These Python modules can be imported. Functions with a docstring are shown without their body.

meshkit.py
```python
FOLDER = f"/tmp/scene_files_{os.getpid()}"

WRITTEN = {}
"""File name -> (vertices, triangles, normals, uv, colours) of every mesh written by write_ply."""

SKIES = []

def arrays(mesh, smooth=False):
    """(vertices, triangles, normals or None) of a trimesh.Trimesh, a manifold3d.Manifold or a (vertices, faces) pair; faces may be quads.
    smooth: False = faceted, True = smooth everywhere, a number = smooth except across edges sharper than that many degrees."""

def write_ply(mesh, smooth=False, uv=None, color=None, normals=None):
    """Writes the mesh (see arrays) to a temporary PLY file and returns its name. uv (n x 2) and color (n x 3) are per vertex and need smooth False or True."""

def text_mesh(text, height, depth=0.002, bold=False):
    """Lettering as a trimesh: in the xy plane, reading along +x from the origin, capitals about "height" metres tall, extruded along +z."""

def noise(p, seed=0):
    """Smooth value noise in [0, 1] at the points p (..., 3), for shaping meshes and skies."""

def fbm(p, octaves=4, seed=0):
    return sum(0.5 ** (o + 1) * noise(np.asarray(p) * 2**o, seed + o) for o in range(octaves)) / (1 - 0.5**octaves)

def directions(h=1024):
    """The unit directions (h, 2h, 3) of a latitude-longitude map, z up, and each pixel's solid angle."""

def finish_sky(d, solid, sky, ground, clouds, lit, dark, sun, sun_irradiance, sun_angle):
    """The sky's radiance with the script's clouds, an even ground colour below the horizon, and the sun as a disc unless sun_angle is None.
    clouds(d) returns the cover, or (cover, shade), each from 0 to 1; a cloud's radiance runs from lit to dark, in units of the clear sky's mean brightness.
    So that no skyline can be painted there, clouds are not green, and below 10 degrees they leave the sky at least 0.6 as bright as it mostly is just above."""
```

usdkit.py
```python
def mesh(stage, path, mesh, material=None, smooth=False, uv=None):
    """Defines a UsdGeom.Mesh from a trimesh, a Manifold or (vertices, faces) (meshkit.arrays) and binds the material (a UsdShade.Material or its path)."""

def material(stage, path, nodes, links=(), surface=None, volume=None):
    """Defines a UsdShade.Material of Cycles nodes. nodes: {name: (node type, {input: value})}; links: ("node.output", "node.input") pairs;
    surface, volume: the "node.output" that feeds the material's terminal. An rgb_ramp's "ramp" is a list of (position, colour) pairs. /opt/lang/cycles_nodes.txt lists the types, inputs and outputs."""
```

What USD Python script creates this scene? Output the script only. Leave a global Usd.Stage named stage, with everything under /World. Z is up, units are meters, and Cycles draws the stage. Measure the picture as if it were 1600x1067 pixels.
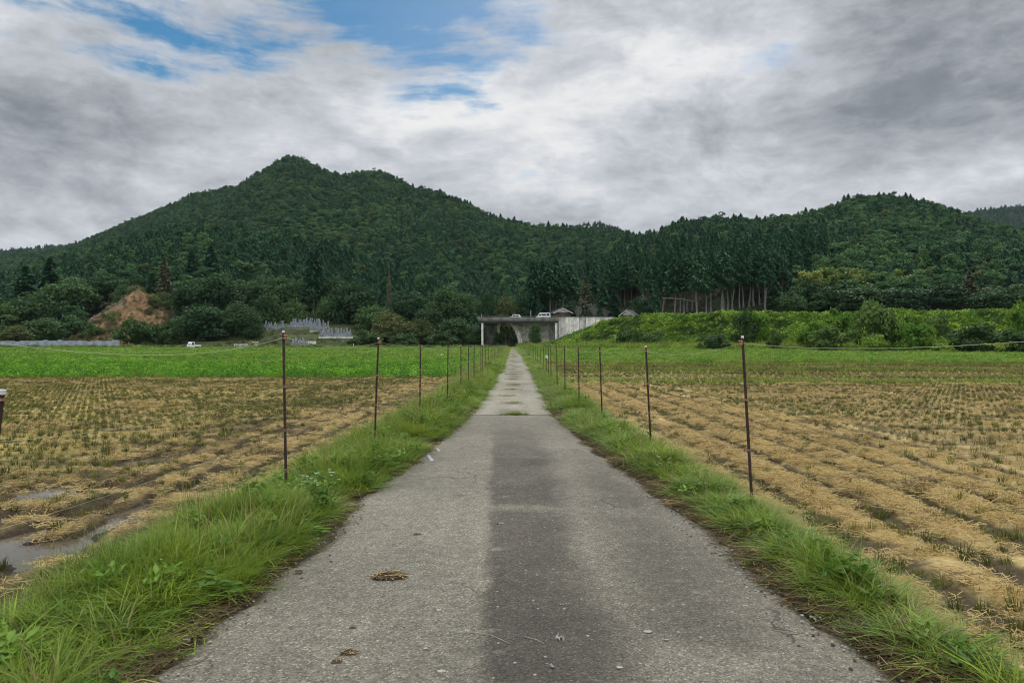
import math
import numpy as np, trimesh, usdkit, meshkit
from pxr import Usd, UsdGeom, UsdLux, UsdShade, Gf, Sdf, Vt

stage = Usd.Stage.CreateInMemory()
UsdGeom.SetStageUpAxis(stage, 'Z')
UsdGeom.SetStageMetersPerUnit(stage, 1.0)
W = UsdGeom.Xform.Define(stage, '/World')
stage.SetDefaultPrim(W.GetPrim())
UsdGeom.Scope.Define(stage, '/World/Looks')
T = Sdf.ValueTypeNames
PI = math.pi
F, EYE = 1150.0, 1.8            # focal length in photo pixels, eye height

# ------------------------------------------------------------------ camera
cam = UsdGeom.Camera.Define(stage, '/World/camera')
cam.AddTranslateOp().Set(Gf.Vec3d(0, 0, EYE))
cam.AddRotateXOp().Set(90.0)
cam.CreateHorizontalApertureAttr(36.0)
cam.CreateVerticalApertureAttr(24.0)
cam.CreateFocalLengthAttr(36.0 * F / 1600)
cam.CreateClippingRangeAttr(Gf.Vec2f(0.05, 100000))
cam.CreateExposureAttr(0.0)

# ------------------------------------------------------------------ sky and sun
SUN_EL, SUN_AZ = math.radians(48), math.radians(20)       # azimuth from +y towards +x


class Graph:
    """A small builder for node graphs."""
    def __init__(s): s.n, s.l, s.k = {}, [], 0
    def add(s, kind, out, **inp):
        s.k += 1
        name = f'{kind}_{s.k}'
        vals = {}
        for a, b in inp.items():
            if isinstance(b, str) and '.' in b and b.split('.')[0] in s.n: s.l.append((b, f'{name}.{a}'))
            else: vals[a] = b
        s.n[name] = (kind, vals)
        return f'{name}.{out}'
    def math(s, op, a, b=0.0, c=0.0, clamp=False): return s.add('math', 'value', math_type=op, value1=a, value2=b, value3=c, use_clamp=clamp)
    def mix(s, f, a, b, t='mix'): return s.add('mix', 'color', mix_type=t, fac=f, color1=a, color2=b)
    def ramp(s, f, stops): return s.add('rgb_ramp', 'color', fac=f, ramp=stops)
    def mrange(s, v, a, b, c=0.0, d=1.0, t='smoothstep'): return s.add('map_range', 'result', range_type=t, value=v, from_min=a, from_max=b, to_min=c, to_max=d, clamp=True)
    def noise(s, vec, scale, detail=4, rough=0.5, dist=0.0): return s.add('noise_texture', 'fac', vector=vec, scale=scale, detail=detail, roughness=rough, distortion=dist)
    def make(s, name, surface=None, volume=None): return usdkit.material(stage, '/World/Looks/' + name, s.n, s.l, surface=surface, volume=volume)


def sky_material():
    g = Graph()
    d = g.add('texture_coordinate', 'generated')
    sky = g.add('sky_texture', 'color', sky_type='single_scattering', sun_disc=False, sun_elevation=SUN_EL, sun_rotation=SUN_AZ, air_density=1.0, aerosol_density=1.2, ozone_density=1.6)
    sp = g.add('separate_xyz', 'x', vector=d); nm = sp.split('.')[0]
    x, y, z = nm + '.x', nm + '.y', nm + '.z'
    zc = g.math('add', g.math('maximum', z, 0.0), 0.10)
    u, v = g.math('divide', x, zc), g.math('divide', y, zc)
    p = g.add('combine_xyz', 'vector', x=u, y=v, z=0.0)
    warp = g.noise(d, 2.2, 4, 0.55)
    wx = g.math('multiply', g.math('subtract', warp, 0.5), 0.22)
    q = g.add('combine_xyz', 'vector', x=g.math('add', x, wx), y=g.math('add', y, g.math('multiply', wx, -0.6)), z=g.math('multiply_add', z, 2.1, g.math('multiply', wx, 0.8)))
    n_big = g.noise(q, 2.6, 10, 0.55)
    n_mid = g.noise(q, 6.5, 10, 0.62)
    n_fine = g.noise(q, 19.0, 9, 0.66)
    ps = g.add('mapping', 'vector', mapping_type='point', vector=q, rotation=(0, 0.32, 0), scale=(0.8, 0.8, 2.6))
    n_str = g.noise(ps, 5.0, 8, 0.58)

    def blob(cu, cv, ru, rv):       # a soft hump in the cloud layer
        a = g.math('divide', g.math('subtract', u, cu), ru)
        b = g.math('divide', g.math('subtract', v, cv), rv)
        e = g.math('add', g.math('multiply', a, a), g.math('multiply', b, b))
        return g.math('exponent', g.math('multiply', e, -1.0))
    # how bright the layer is
    b = g.math('multiply_add', g.math('subtract', n_big, 0.5), 1.35, 0.645)
    b = g.math('multiply_add', g.math('subtract', n_str, 0.5), 0.42, b)
    b = g.math('multiply_add', g.math('subtract', n_mid, 0.5), 0.98, b)
    b = g.math('multiply_add', g.math('subtract', n_fine, 0.5), 0.42, b)
    for (cu, cv, ru, rv, k) in ((1.15, 2.2, 0.75, 0.55, -0.20), (-1.5, 2.45, 0.55, 0.65, -0.10), (0.5, 1.98, 0.28, 0.25, 0.22),
                                (1.75, 3.0, 0.4, 0.4, 0.26), (0.0, 2.9, 0.9, 0.8, 0.15), (1.1, 1.55, 0.8, 0.22, -0.10), (-0.75, 2.5, 0.5, 0.4, 0.08)):
        b = g.math('multiply_add', blob(cu, cv, ru, rv), k, b)
    col = g.ramp(b, [(0.0, (0.16, 0.18, 0.205)), (0.28, (0.27, 0.295, 0.33)), (0.5, (0.45, 0.475, 0.515)), (0.72, (0.66, 0.685, 0.73)), (0.9, (0.88, 0.885, 0.90)), (1.0, (0.96, 0.955, 0.95))])
    # overcast skies brighten overhead
    up = g.mrange(z, 0.35, 1.0, CLOUD_GAIN, CLOUD_GAIN * 2.6)
    col = g.add('vector_math', 'vector', math_type='scale', vector1=col, scale=up)
    # a ragged break in the clouds, up and to the left of the road
    gap = g.math('add', blob(-0.62, 1.86, 0.62, 0.36), g.math('multiply', blob(-0.1, 1.95, 0.3, 0.3), 0.6))
    gap = g.math('add', g.math('multiply', gap, 1.0), g.math('multiply', g.math('subtract', n_str, 0.5), 2.4))
    gap = g.math('add', gap, g.math('multiply', g.math('subtract', n_mid, 0.5), 2.4))
    gap = g.mrange(gap, 0.40, 1.15, 0.0, 0.92)
    blue = g.add('hsv', 'color', hue=0.485, saturation=1.8, value=SKY_BLUE, fac=1.0, color=sky)
    out = g.mix(gap, col, blue)
    return g.make('sky_look', surface=g.add('background_shader', 'background', color=out, strength=SKY_STRENGTH))


SKY_STRENGTH, CLOUD_GAIN, SKY_BLUE = 0.1, 9.0, 0.78
dome = UsdLux.DomeLight.Define(stage, '/World/sky')
UsdShade.MaterialBindingAPI.Apply(dome.GetPrim()).Bind(sky_material())
dome.GetPrim().SetCustomDataByKey('kind', 'structure')
dome.GetPrim().SetCustomDataByKey('label', 'grey broken overcast with one blue gap at the upper left')
sun = UsdLux.DistantLight.Define(stage, '/World/sun')
sun.CreateIntensityAttr(0.40); sun.CreateNormalizeAttr(True) if hasattr(sun, 'CreateNormalizeAttr') else None
sun.CreateAngleAttr(14.0); sun.CreateColorAttr(Gf.Vec3f(1.0, 0.96, 0.9))
sun.AddRotateZOp().Set(-math.degrees(SUN_AZ)); sun.AddRotateXOp().Set(-(90 - math.degrees(SUN_EL)) )

# ------------------------------------------------------------------ helpers
ORD = ['first', 'second', 'third', 'fourth', 'fifth', 'sixth', 'seventh', 'eighth', 'ninth', 'tenth', 'eleventh', 'twelfth', 'thirteenth', 'fourteenth', 'fifteenth', 'sixteenth', 'seventeenth', 'eighteenth', 'nineteenth', 'twentieth', 'twenty-first', 'twenty-second', 'twenty-third']
used = {}


def numbered(parent, name):
    k = used.get((parent, name), -1) + 1
    used[(parent, name)] = k
    return f'{parent}/{name}' if k == 0 else f'{parent}/{name}_{k:03d}'


def path_of(p): return '/World' if p is None else (p if isinstance(p, str) else str(p.GetPath()))


def tag(prim, label=None, cat=None, group=None, kind=None):
    p = prim.GetPrim() if hasattr(prim, 'GetPrim') else prim
    for k, v in (('label', label), ('category', cat), ('group', group), ('kind', kind)):
        if v: p.SetCustomDataByKey(k, v)
    return p


def obj(name, mesh, mat, parent=None, smooth=False, tint=None):
    """One Mesh prim under parent (or /World)."""
    m = usdkit.mesh(stage, numbered(path_of(parent), name), mesh, mat, smooth=smooth)
    if tint is not None:
        pv = UsdGeom.PrimvarsAPI(m).CreatePrimvar('tint', T.Color3fArray, 'vertex')
        pv.Set(Vt.Vec3fArray.FromNumpy(np.asarray(tint, np.float32)))
    return m.GetPrim()


def thing(name, label, cat, loc=(0, 0, 0), rz=0.0, group=None, scale=None, tilt=(0, 0)):
    x = UsdGeom.Xform.Define(stage, numbered('/World', name))
    x.AddTranslateOp().Set(Gf.Vec3d(*map(float, loc)))
    x.AddRotateZOp().Set(math.degrees(rz))
    if tilt[0]: x.AddRotateXOp().Set(float(tilt[0]))
    if tilt[1]: x.AddRotateYOp().Set(float(tilt[1]))
    if scale is not None: x.AddScaleOp().Set(Gf.Vec3f(*( [scale] * 3 if np.ndim(scale) == 0 else scale)))
    return tag(x, label, cat, group)


def klass(name):
    return stage.CreateClassPrim(f'/World/Kinds/{name}') if False else UsdGeom.Xform(stage.CreateClassPrim(numbered('/World', name + '_kind'))).GetPrim()


def copy_of(src, name, label, cat, loc, rz=0.0, group=None, scale=None, tilt=(0, 0)):
    p = thing(name, label, cat, loc, rz, group, scale, tilt)
    p.GetReferences().AddInternalReference(src.GetPath())
    p.SetInstanceable(True)
    return p


def class_xform(name):
    p = stage.CreateClassPrim('/World/' + name)
    p.SetTypeName('Xform')
    return p


def cat_(parts):
    vs, fs, n = [], [], 0
    for v, f in parts:
        vs.append(v); fs.append(np.asarray(f) + n); n += len(v)
    return np.vstack(vs), np.vstack(fs)


def box(sx, sy, sz, c=(0, 0, 0), r=0.0):
    m = trimesh.creation.box((sx, sy, sz))
    if r: m.apply_transform(trimesh.transformations.rotation_matrix(r, (0, 0, 1)))
    m.apply_translation(c)
    return np.array(m.vertices), np.array(m.faces)


def bevel_box(sx, sy, sz, c=(0, 0, 0), b=0.02):
    """A box with chamfered edges (hull of the inset corners)."""
    pts = []
    for s in np.ndindex(2, 2, 2):
        s = np.array(s) * 2 - 1
        h = np.array((sx, sy, sz)) / 2
        for k in range(3):
            q = h - b; q[k] = h[k]
            pts.append(s * q)
    m = trimesh.convex.convex_hull(np.array(pts))
    m.apply_translation(c)
    return np.array(m.vertices), np.array(m.faces)


def tube(pts, r, sides=6, cap=True):
    p = np.asarray(pts, float)
    n = len(p)
    r = np.broadcast_to(np.asarray(r, float), (n,))
    t = np.gradient(p, axis=0); t /= np.linalg.norm(t, axis=1, keepdims=True) + 1e-12
    ref = np.array([0, 0, 1.0]) if abs(t[:, 2].mean()) < 0.9 else np.array([1.0, 0, 0])
    a = np.cross(t, ref); a /= np.linalg.norm(a, axis=1, keepdims=True) + 1e-12
    b = np.cross(t, a)
    an = np.arange(sides) * 2 * PI / sides
    v = p[:, None] + r[:, None, None] * (np.cos(an)[None, :, None] * a[:, None] + np.sin(an)[None, :, None] * b[:, None])
    v = v.reshape(-1, 3)
    i, j = np.meshgrid(np.arange(n - 1), np.arange(sides), indexing='ij')
    A, B, C, D = i * sides + j, i * sides + (j + 1) % sides, (i + 1) * sides + (j + 1) % sides, (i + 1) * sides + j
    f = np.vstack([np.stack([A, C, B], -1).reshape(-1, 3), np.stack([A, D, C], -1).reshape(-1, 3)])
    if cap:
        v = np.vstack([v, p[:1], p[-1:]])
        k = np.arange(sides); e = len(v)
        f = np.vstack([f, np.stack([np.full(sides, e - 2), k, (k + 1) % sides], -1), np.stack([np.full(sides, e - 1), (n - 1) * sides + (k + 1) % sides, (n - 1) * sides + k], -1)])
    return v, f


def lathe(prof, sides=10, c=(0, 0, 0)):
    m = trimesh.creation.revolve(np.asarray(prof, float), sections=sides)
    m.apply_translation(c)
    return np.array(m.vertices), np.array(m.faces)


def moved(vf, off=(0, 0, 0), rz=0.0, rx=0.0, s=1.0):
    v = np.asarray(vf[0], float) * s
    if rx: v = v @ np.array([[1, 0, 0], [0, math.cos(rx), -math.sin(rx)], [0, math.sin(rx), math.cos(rx)]]).T
    if rz: v = v @ np.array([[math.cos(rz), -math.sin(rz), 0], [math.sin(rz), math.cos(rz), 0], [0, 0, 1]]).T
    return v + np.asarray(off), vf[1]


def prism(poly, x0, x1, axis='x'):
    """Extrudes a polygon of (a, z) pairs along the axis: 'x' means a is y, 'y' means a is x."""
    from shapely.geometry import Polygon
    m = trimesh.creation.extrude_polygon(Polygon(poly), x1 - x0, engine='earcut')
    v = np.array(m.vertices); f = np.array(m.faces)
    if axis == 'x': return np.stack([v[:, 2] + x0, v[:, 0], v[:, 1]], 1), f
    return np.stack([v[:, 0], v[:, 2] + x0, v[:, 1]], 1), f[:, ::-1]


def grid(xs, ys, zf):
    X, Y = np.meshgrid(xs, ys)
    return grid_xy(X, Y, zf)


def grid_xy(X, Y, zf):
    Z = zf(X, Y)
    h, w = X.shape
    v = np.stack([X, Y, Z], -1).reshape(-1, 3)
    i, j = np.meshgrid(np.arange(h - 1), np.arange(w - 1), indexing='ij')
    a = i * w + j
    f = np.vstack([np.stack([a, a + 1, a + w + 1], -1).reshape(-1, 3), np.stack([a, a + w + 1, a + w], -1).reshape(-1, 3)])
    return v, f


def spaced(a, b, s0, growth=1.0, smax=1e9):
    out, s = [a], s0
    while out[-1] < b:
        out.append(min(out[-1] + s, b)); s = min(s * growth, smax)
    return np.array(out)


def fb(X, Y, s, seed=0, oct=4, Z=0.0):
    return meshkit.fbm(np.stack([np.asarray(X) * s, np.asarray(Y) * s, np.zeros_like(np.asarray(X, float)) + Z], -1), oct, seed)


def lerp(a, b, t): return np.asarray(a) * (1 - t) + np.asarray(b) * t


def sstep(x, a, b):
    t = np.clip((np.asarray(x, float) - a) / (b - a), 0, 1)
    return t * t * (3 - 2 * t)


def scatter(name, protos, pos, rz, scale, idx=None, label=None, cat=None, tilt=None, parent=None):
    """A PointInstancer of kind stuff. protos: lists of (part name, mesh, material)."""
    pth = numbered(path_of(parent), name)
    pi = UsdGeom.PointInstancer.Define(stage, pth)
    targets = []
    for k, parts in enumerate(protos):
        pr = UsdGeom.Xform.Define(stage, f'{pth}/kinds/plant' + (f'_{k:03d}' if k else ''))
        for (pn, m, mat) in parts: usdkit.mesh(stage, f'{pr.GetPath()}/{pn}', m, mat)
        targets.append(pr.GetPath())
    pi.CreatePrototypesRel().SetTargets(targets)
    n = len(pos)
    if idx is None: idx = np.random.default_rng(n).integers(0, len(protos), n)
    pi.CreateProtoIndicesAttr(Vt.IntArray.FromNumpy(np.asarray(idx, np.int32)))
    pi.CreatePositionsAttr(Vt.Vec3fArray.FromNumpy(np.asarray(pos, np.float32)))
    sc = np.asarray(scale, np.float32)
    if sc.ndim == 0: sc = np.full(n, sc)
    if sc.ndim == 1: sc = np.repeat(sc[:, None], 3, 1)
    pi.CreateScalesAttr(Vt.Vec3fArray.FromNumpy(sc.astype(np.float32)))
    h = np.asarray(rz, float) / 2
    q = np.stack([0 * h, 0 * h, np.sin(h), np.cos(h)], 1)      # i j k real
    if tilt is not None:
        tx = np.asarray(tilt, float) / 2
        # q = qz * qx
        q = np.stack([np.cos(h) * np.sin(tx), np.sin(h) * np.sin(tx), np.sin(h) * np.cos(tx), np.cos(h) * np.cos(tx)], 1)
    pi.CreateOrientationsAttr(Vt.QuathArray([Gf.Quath(float(w), float(i), float(j), float(k)) for i, j, k, w in q]))
    return tag(pi, label, cat, kind='stuff')


def in_view(X, Y, m=3.0, k=0.80): return (np.abs(X) < k * np.asarray(Y) + m)


# ------------------------------------------------------------------ materials
def leaf_mat(name, dark, light, dead=None, trans=0.25, rough=0.6, island=0.55, obj_rand=0.8, patch=None):
    g = Graph()
    r1 = g.add('object_info', 'random')
    r2 = g.add('geometry', 'random_per_island')
    f = g.math('add', g.math('multiply', g.math('subtract', r1, 0.5), obj_rand), g.math('multiply', g.math('subtract', r2, 0.5), island))
    if patch:                       # stands of lighter and darker plants
        n = g.noise(g.add('geometry', 'position'), patch[0], 4, 0.55)
        f = g.math('multiply_add', g.math('subtract', n, 0.5), patch[1], f)
    f = g.math('add', f, 0.5, clamp=True)
    c = g.mix(f, dark, light)
    if dead is not None:
        dcol, thr = dead
        c = g.mix(g.math('greater_than', g.math('fraction', g.math('multiply', r2, 37.7)), thr), c, dcol)
    p = g.add('principled_bsdf', 'BSDF', base_color=c, roughness=rough, specular_ior_level=0.25)
    t = g.add('translucent_bsdf', 'BSDF', color=g.mix(0.6, c, (0.25, 0.3, 0.03), 'mix') if trans > 0.3 else c)
    return g.make(name, surface=g.add('mix_closure', 'closure', fac=trans, closure1=p, closure2=t))


def plain(name, col, rough=0.7, metallic=0.0, spec=0.4, var=0.25, scale=3.0, bump=0.0, bscale=40.0, col2=None, streak=0.0):
    """A surface with mottled colour and fine relief."""
    g = Graph()
    pos = g.add('texture_coordinate', 'object')
    n = g.noise(pos, scale, 6, 0.6)
    c2 = tuple(np.array(col) * (1 - var)) if col2 is None else col2
    c1 = tuple(np.clip(np.array(col) * (1 + var * 0.6), 0, 0.9))
    c = g.mix(g.mrange(n, 0.32, 0.68), c2, c1)
    if streak:                      # rain stains running down the face
        ns = g.noise(g.add('mapping', 'vector', mapping_type='point', vector=pos, scale=(1.0, 1.0, 0.08)), 2.6, 6, 0.62)
        c = g.mix(g.mrange(ns, 0.50, 0.68, 0.0, streak), c, tuple(np.array(col) * 0.3))
    kw = {}
    if bump:
        nb = g.noise(pos, bscale, 5, 0.6)
        kw['normal'] = g.add('bump', 'normal', height=nb, strength=min(1.0, bump), distance=0.02 * bump)
    return g.make(name, surface=g.add('principled_bsdf', 'BSDF', base_color=c, roughness=rough, metallic=metallic, specular_ior_level=spec, **kw))


def tint_mat(name, rough=0.9, spec=0.2, fine=18.0, amount=0.35, bump=0.6, dist=0.02, bscale=None):
    """Ground coloured by its own material map (the mesh's tint), broken up by fine grain."""
    g = Graph()
    c = g.add('attribute', 'color', attribute='tint')
    pos = g.add('geometry', 'position')
    n = g.noise(pos, fine, 6, 0.65)
    k = g.mrange(n, 0.3, 0.7, 1 - amount, 1 + amount, 'linear')
    c = g.add('vector_math', 'vector', math_type='scale', vector1=c, scale=k)
    nb = g.noise(pos, bscale or fine * 1.7, 6, 0.65)
    nr = g.add('bump', 'normal', height=nb, strength=bump, distance=dist)
    return g.make(name, surface=g.add('principled_bsdf', 'BSDF', base_color=c, roughness=rough, specular_ior_level=spec, normal=nr))


def road_mat():
    g = Graph()
    c = g.add('attribute', 'color', attribute='tint')
    pos = g.add('geometry', 'position')
    v1 = g.add('voronoi_texture', 'color', vector=pos, scale=95.0, feature='f1')
    s1 = g.add('separate_xyz', 'x', vector=v1)
    grain = g.ramp(s1, [(0, (0.5, 0.5, 0.5)), (0.45, (0.95, 0.95, 0.95)), (0.86, (1.2, 1.2, 1.18)), (0.95, (1.75, 1.75, 1.68)), (1, (2.2, 2.2, 2.05))])
    c = g.mix(1.0, c, grain, 'multiply')
    v2 = g.add('voronoi_texture', 'color', vector=pos, scale=27.0, feature='f1')
    s2 = g.add('separate_xyz', 'y', vector=v2)
    d2 = g.add('voronoi_texture', 'distance', vector=pos, scale=27.0, feature='f1')
    spot = g.math('multiply', g.math('greater_than', s2, 0.965), g.mrange(d2, 0.22, 0.32, 1.0, 0.0))
    c = g.mix(g.math('multiply', spot, 0.6), c, (0.46, 0.44, 0.36))
    nz = g.noise(pos, 9.0, 6, 0.65)
    c = g.add('vector_math', 'vector', math_type='scale', vector1=c, scale=g.mrange(nz, 0.3, 0.7, 0.8, 1.2, 'linear'))
    dk = g.noise(pos, 33.0, 3, 0.6)
    c = g.mix(g.mrange(dk, 0.66, 0.74, 0.0, 0.5), c, (0.05, 0.048, 0.04))
    wv = g.add('vector_math', 'vector', math_type='add', vector1=pos, vector2=g.add('vector_math', 'vector', math_type='scale', vector1=g.add('noise_texture', 'color', vector=pos, scale=3.0, detail=5.0), scale=0.35))
    ck = g.add('voronoi_texture', 'distance', vector=wv, scale=0.9, feature='distance_to_edge')
    cm = g.math('multiply', g.mrange(ck, 0.004, 0.010, 1.0, 0.0), g.mrange(g.noise(pos, 0.7, 3, 0.5), 0.52, 0.60))
    c = g.mix(g.math('multiply', cm, 0.75), c, (0.035, 0.03, 0.022))
    st = g.noise(pos, 2.2, 7, 0.62)
    c = g.mix(g.mrange(st, 0.56, 0.70, 0.0, 0.42), c, (0.075, 0.07, 0.05))
    c = g.mix(g.mrange(g.noise(pos, 5.0, 6, 0.62), 0.60, 0.72, 0.0, 0.35), c, (0.34, 0.32, 0.25))
    d1 = g.add('voronoi_texture', 'distance', vector=pos, scale=95.0, feature='f1')
    hgt = g.math('add', g.math('multiply', d1, -0.6), g.math('multiply', nz, 0.6))
    nr = g.add('bump', 'normal', height=hgt, strength=0.7, distance=0.006)
    return g.make('road_surface', surface=g.add('principled_bsdf', 'BSDF', base_color=c, roughness=0.85, specular_ior_level=0.3, normal=nr))


M = {}
M['road'] = road_mat()
M['soil'] = tint_mat('soil', fine=14, amount=0.5, bump=0.9, dist=0.04)
M['field'] = tint_mat('stubble_ground', fine=16, amount=0.4, bump=0.9, dist=0.04)
M['far_ground'] = tint_mat('far_ground', fine=0.8, amount=0.35, bump=0.5, dist=0.2)
M['hill'] = tint_mat('hill_soil', fine=0.25, amount=0.4, bump=0.6, dist=0.5)
M['scar'] = tint_mat('bare_earth', fine=0.7, amount=0.45, bump=1.0, dist=0.5)
M['grass'] = leaf_mat('grass_blades', (0.085, 0.17, 0.013), (0.45, 0.58, 0.05), dead=((0.48, 0.39, 0.17), 0.94), trans=0.32, island=0.7, obj_rand=0.6, patch=(1.3, 1.5))
M['grass_seed'] = leaf_mat('grass_blades_pale', (0.15, 0.22, 0.035), (0.42, 0.47, 0.12), dead=((0.50, 0.40, 0.19), 0.75), trans=0.32)
M['grass_dry'] = leaf_mat('dry_grass', (0.20, 0.15, 0.06), (0.44, 0.34, 0.17), trans=0.2)
M['weed'] = leaf_mat('weed_leaves', (0.09, 0.18, 0.022), (0.26, 0.42, 0.06), trans=0.3)
M['stubble'] = leaf_mat('rice_stubble', (0.10, 0.08, 0.026), (0.42, 0.33, 0.11), trans=0.15, island=0.7, obj_rand=0.7)
M['stubble_green'] = leaf_mat('rice_regrowth', (0.07, 0.082, 0.018), (0.29, 0.28, 0.06), dead=((0.45, 0.35, 0.14), 0.75), trans=0.2, island=0.6, obj_rand=0.7)
M['straw'] = leaf_mat('cut_straw', (0.50, 0.375, 0.15), (0.80, 0.62, 0.29), trans=0.1, island=0.9, obj_rand=0.4)
M['straw_dark'] = leaf_mat('rotting_straw', (0.10, 0.07, 0.032), (0.36, 0.25, 0.11), trans=0.1, island=0.9, obj_rand=0.4)
M['crop'] = leaf_mat('crop_leaves', (0.065, 0.19, 0.010), (0.28, 0.53, 0.035), trans=0.3, patch=(0.12, 1.2))
M['crop_yellow'] = leaf_mat('meadow_leaves', (0.13, 0.20, 0.022), (0.38, 0.46, 0.085), trans=0.3, patch=(0.15, 1.2))
M['vine'] = leaf_mat('vine_leaves', (0.10, 0.21, 0.022), (0.42, 0.55, 0.075), trans=0.28, patch=(0.2, 1.6))
M['bush'] = leaf_mat('bush_leaves', (0.04, 0.09, 0.02), (0.15, 0.24, 0.05), trans=0.2, patch=(0.3, 1.0))
M['broad'] = leaf_mat('broadleaf_foliage', (0.028, 0.074, 0.024), (0.115, 0.20, 0.055), trans=0.2, patch=(0.06, 1.0))
M['broad_far'] = leaf_mat('hill_broadleaf_foliage', (0.024, 0.080, 0.030), (0.110, 0.215, 0.064), trans=0.15, obj_rand=0.9, island=0.35, patch=(0.012, 1.5))
M['conifer'] = leaf_mat('conifer_foliage', (0.022, 0.080, 0.036), (0.070, 0.170, 0.068), trans=0.12, obj_rand=0.8, island=0.35, patch=(0.014, 1.3))
M['olive'] = leaf_mat('olive_foliage', (0.075, 0.10, 0.028), (0.20, 0.22, 0.065), trans=0.2)
M['bamboo'] = leaf_mat('bamboo_foliage', (0.15, 0.22, 0.05), (0.46, 0.48, 0.13), trans=0.25)
M['brown_leaf'] = leaf_mat('withered_foliage', (0.13, 0.15, 0.075), (0.27, 0.28, 0.16), trans=0.12)
M['grey_twig'] = plain('grey_twigs', (0.16, 0.155, 0.15), 0.9)
M['bark'] = plain('bark', (0.10, 0.085, 0.065), 0.95, scale=6, bump=0.5)
M['cedar_bark'] = plain('cedar_bark', (0.20, 0.185, 0.165), 0.95, scale=4, bump=0.5, var=0.4)
M['rust'] = plain('rusty_steel', (0.055, 0.030, 0.022), 0.75, 0.2, 0.4, var=0.55, scale=30, bump=0.5, bscale=150, col2=(0.022, 0.015, 0.013))
M['ceramic'] = plain('orange_ceramic', (0.30, 0.135, 0.085), 0.55, var=0.5, scale=60)
M['cap'] = plain('white_cap', (0.6, 0.6, 0.58), 0.5, var=0.2, scale=40)
M['wire'] = plain('pale_wire', (0.40, 0.41, 0.27), 0.5, var=0.3, scale=10)
M['wire_dull'] = plain('dull_wire', (0.26, 0.24, 0.17), 0.6, var=0.3, scale=10)
M['concrete'] = plain('weathered_concrete', (0.50, 0.47, 0.42), 0.9, var=0.4, scale=0.8, bump=0.4, bscale=8, streak=0.7)
M['concrete_dark'] = plain('sooty_concrete', (0.19, 0.185, 0.165), 0.9, var=0.4, scale=0.7, bump=0.4, bscale=8)  # darker grey than the other concretes, mottled at random
M['concrete_white'] = plain('pale_concrete', (0.74, 0.71, 0.64), 0.9, var=0.3, scale=0.7, bump=0.3, bscale=6, streak=0.6)
M['steel_dark'] = plain('weathered_girder_steel', (0.10, 0.11, 0.105), 0.7, 0.1, var=0.3, scale=1)
M['white_paint'] = plain('white_car_paint', (0.75, 0.76, 0.76), 0.3, spec=0.5, var=0.05, scale=2)
M['glass_dark'] = plain('tinted_glass', (0.02, 0.024, 0.028), 0.08, spec=0.6, var=0.1)
M['rubber'] = plain('tyre_rubber', (0.02, 0.02, 0.02), 0.85)
M['chrome'] = plain('headlamp_lens', (0.6, 0.62, 0.64), 0.15, spec=0.6, var=0.05)
M['granite'] = plain('grey_granite', (0.25, 0.28, 0.30), 0.55, var=0.35, scale=2.0)
M['granite_dark'] = plain('dark_granite', (0.12, 0.135, 0.15), 0.4, var=0.3, scale=2.0)
M['tin'] = plain('pale_sheet_metal', (0.34, 0.40, 0.44), 0.55, 0.1, var=0.3, scale=0.7)
M['roof'] = plain('grey_roof_tile', (0.045, 0.048, 0.054), 0.85, var=0.3, scale=2)
M['plaster'] = plain('white_plaster', (0.70, 0.69, 0.66), 0.85, var=0.12, scale=1)
M['wood'] = plain('dark_timber', (0.09, 0.06, 0.04), 0.8, var=0.3, scale=3)
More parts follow.
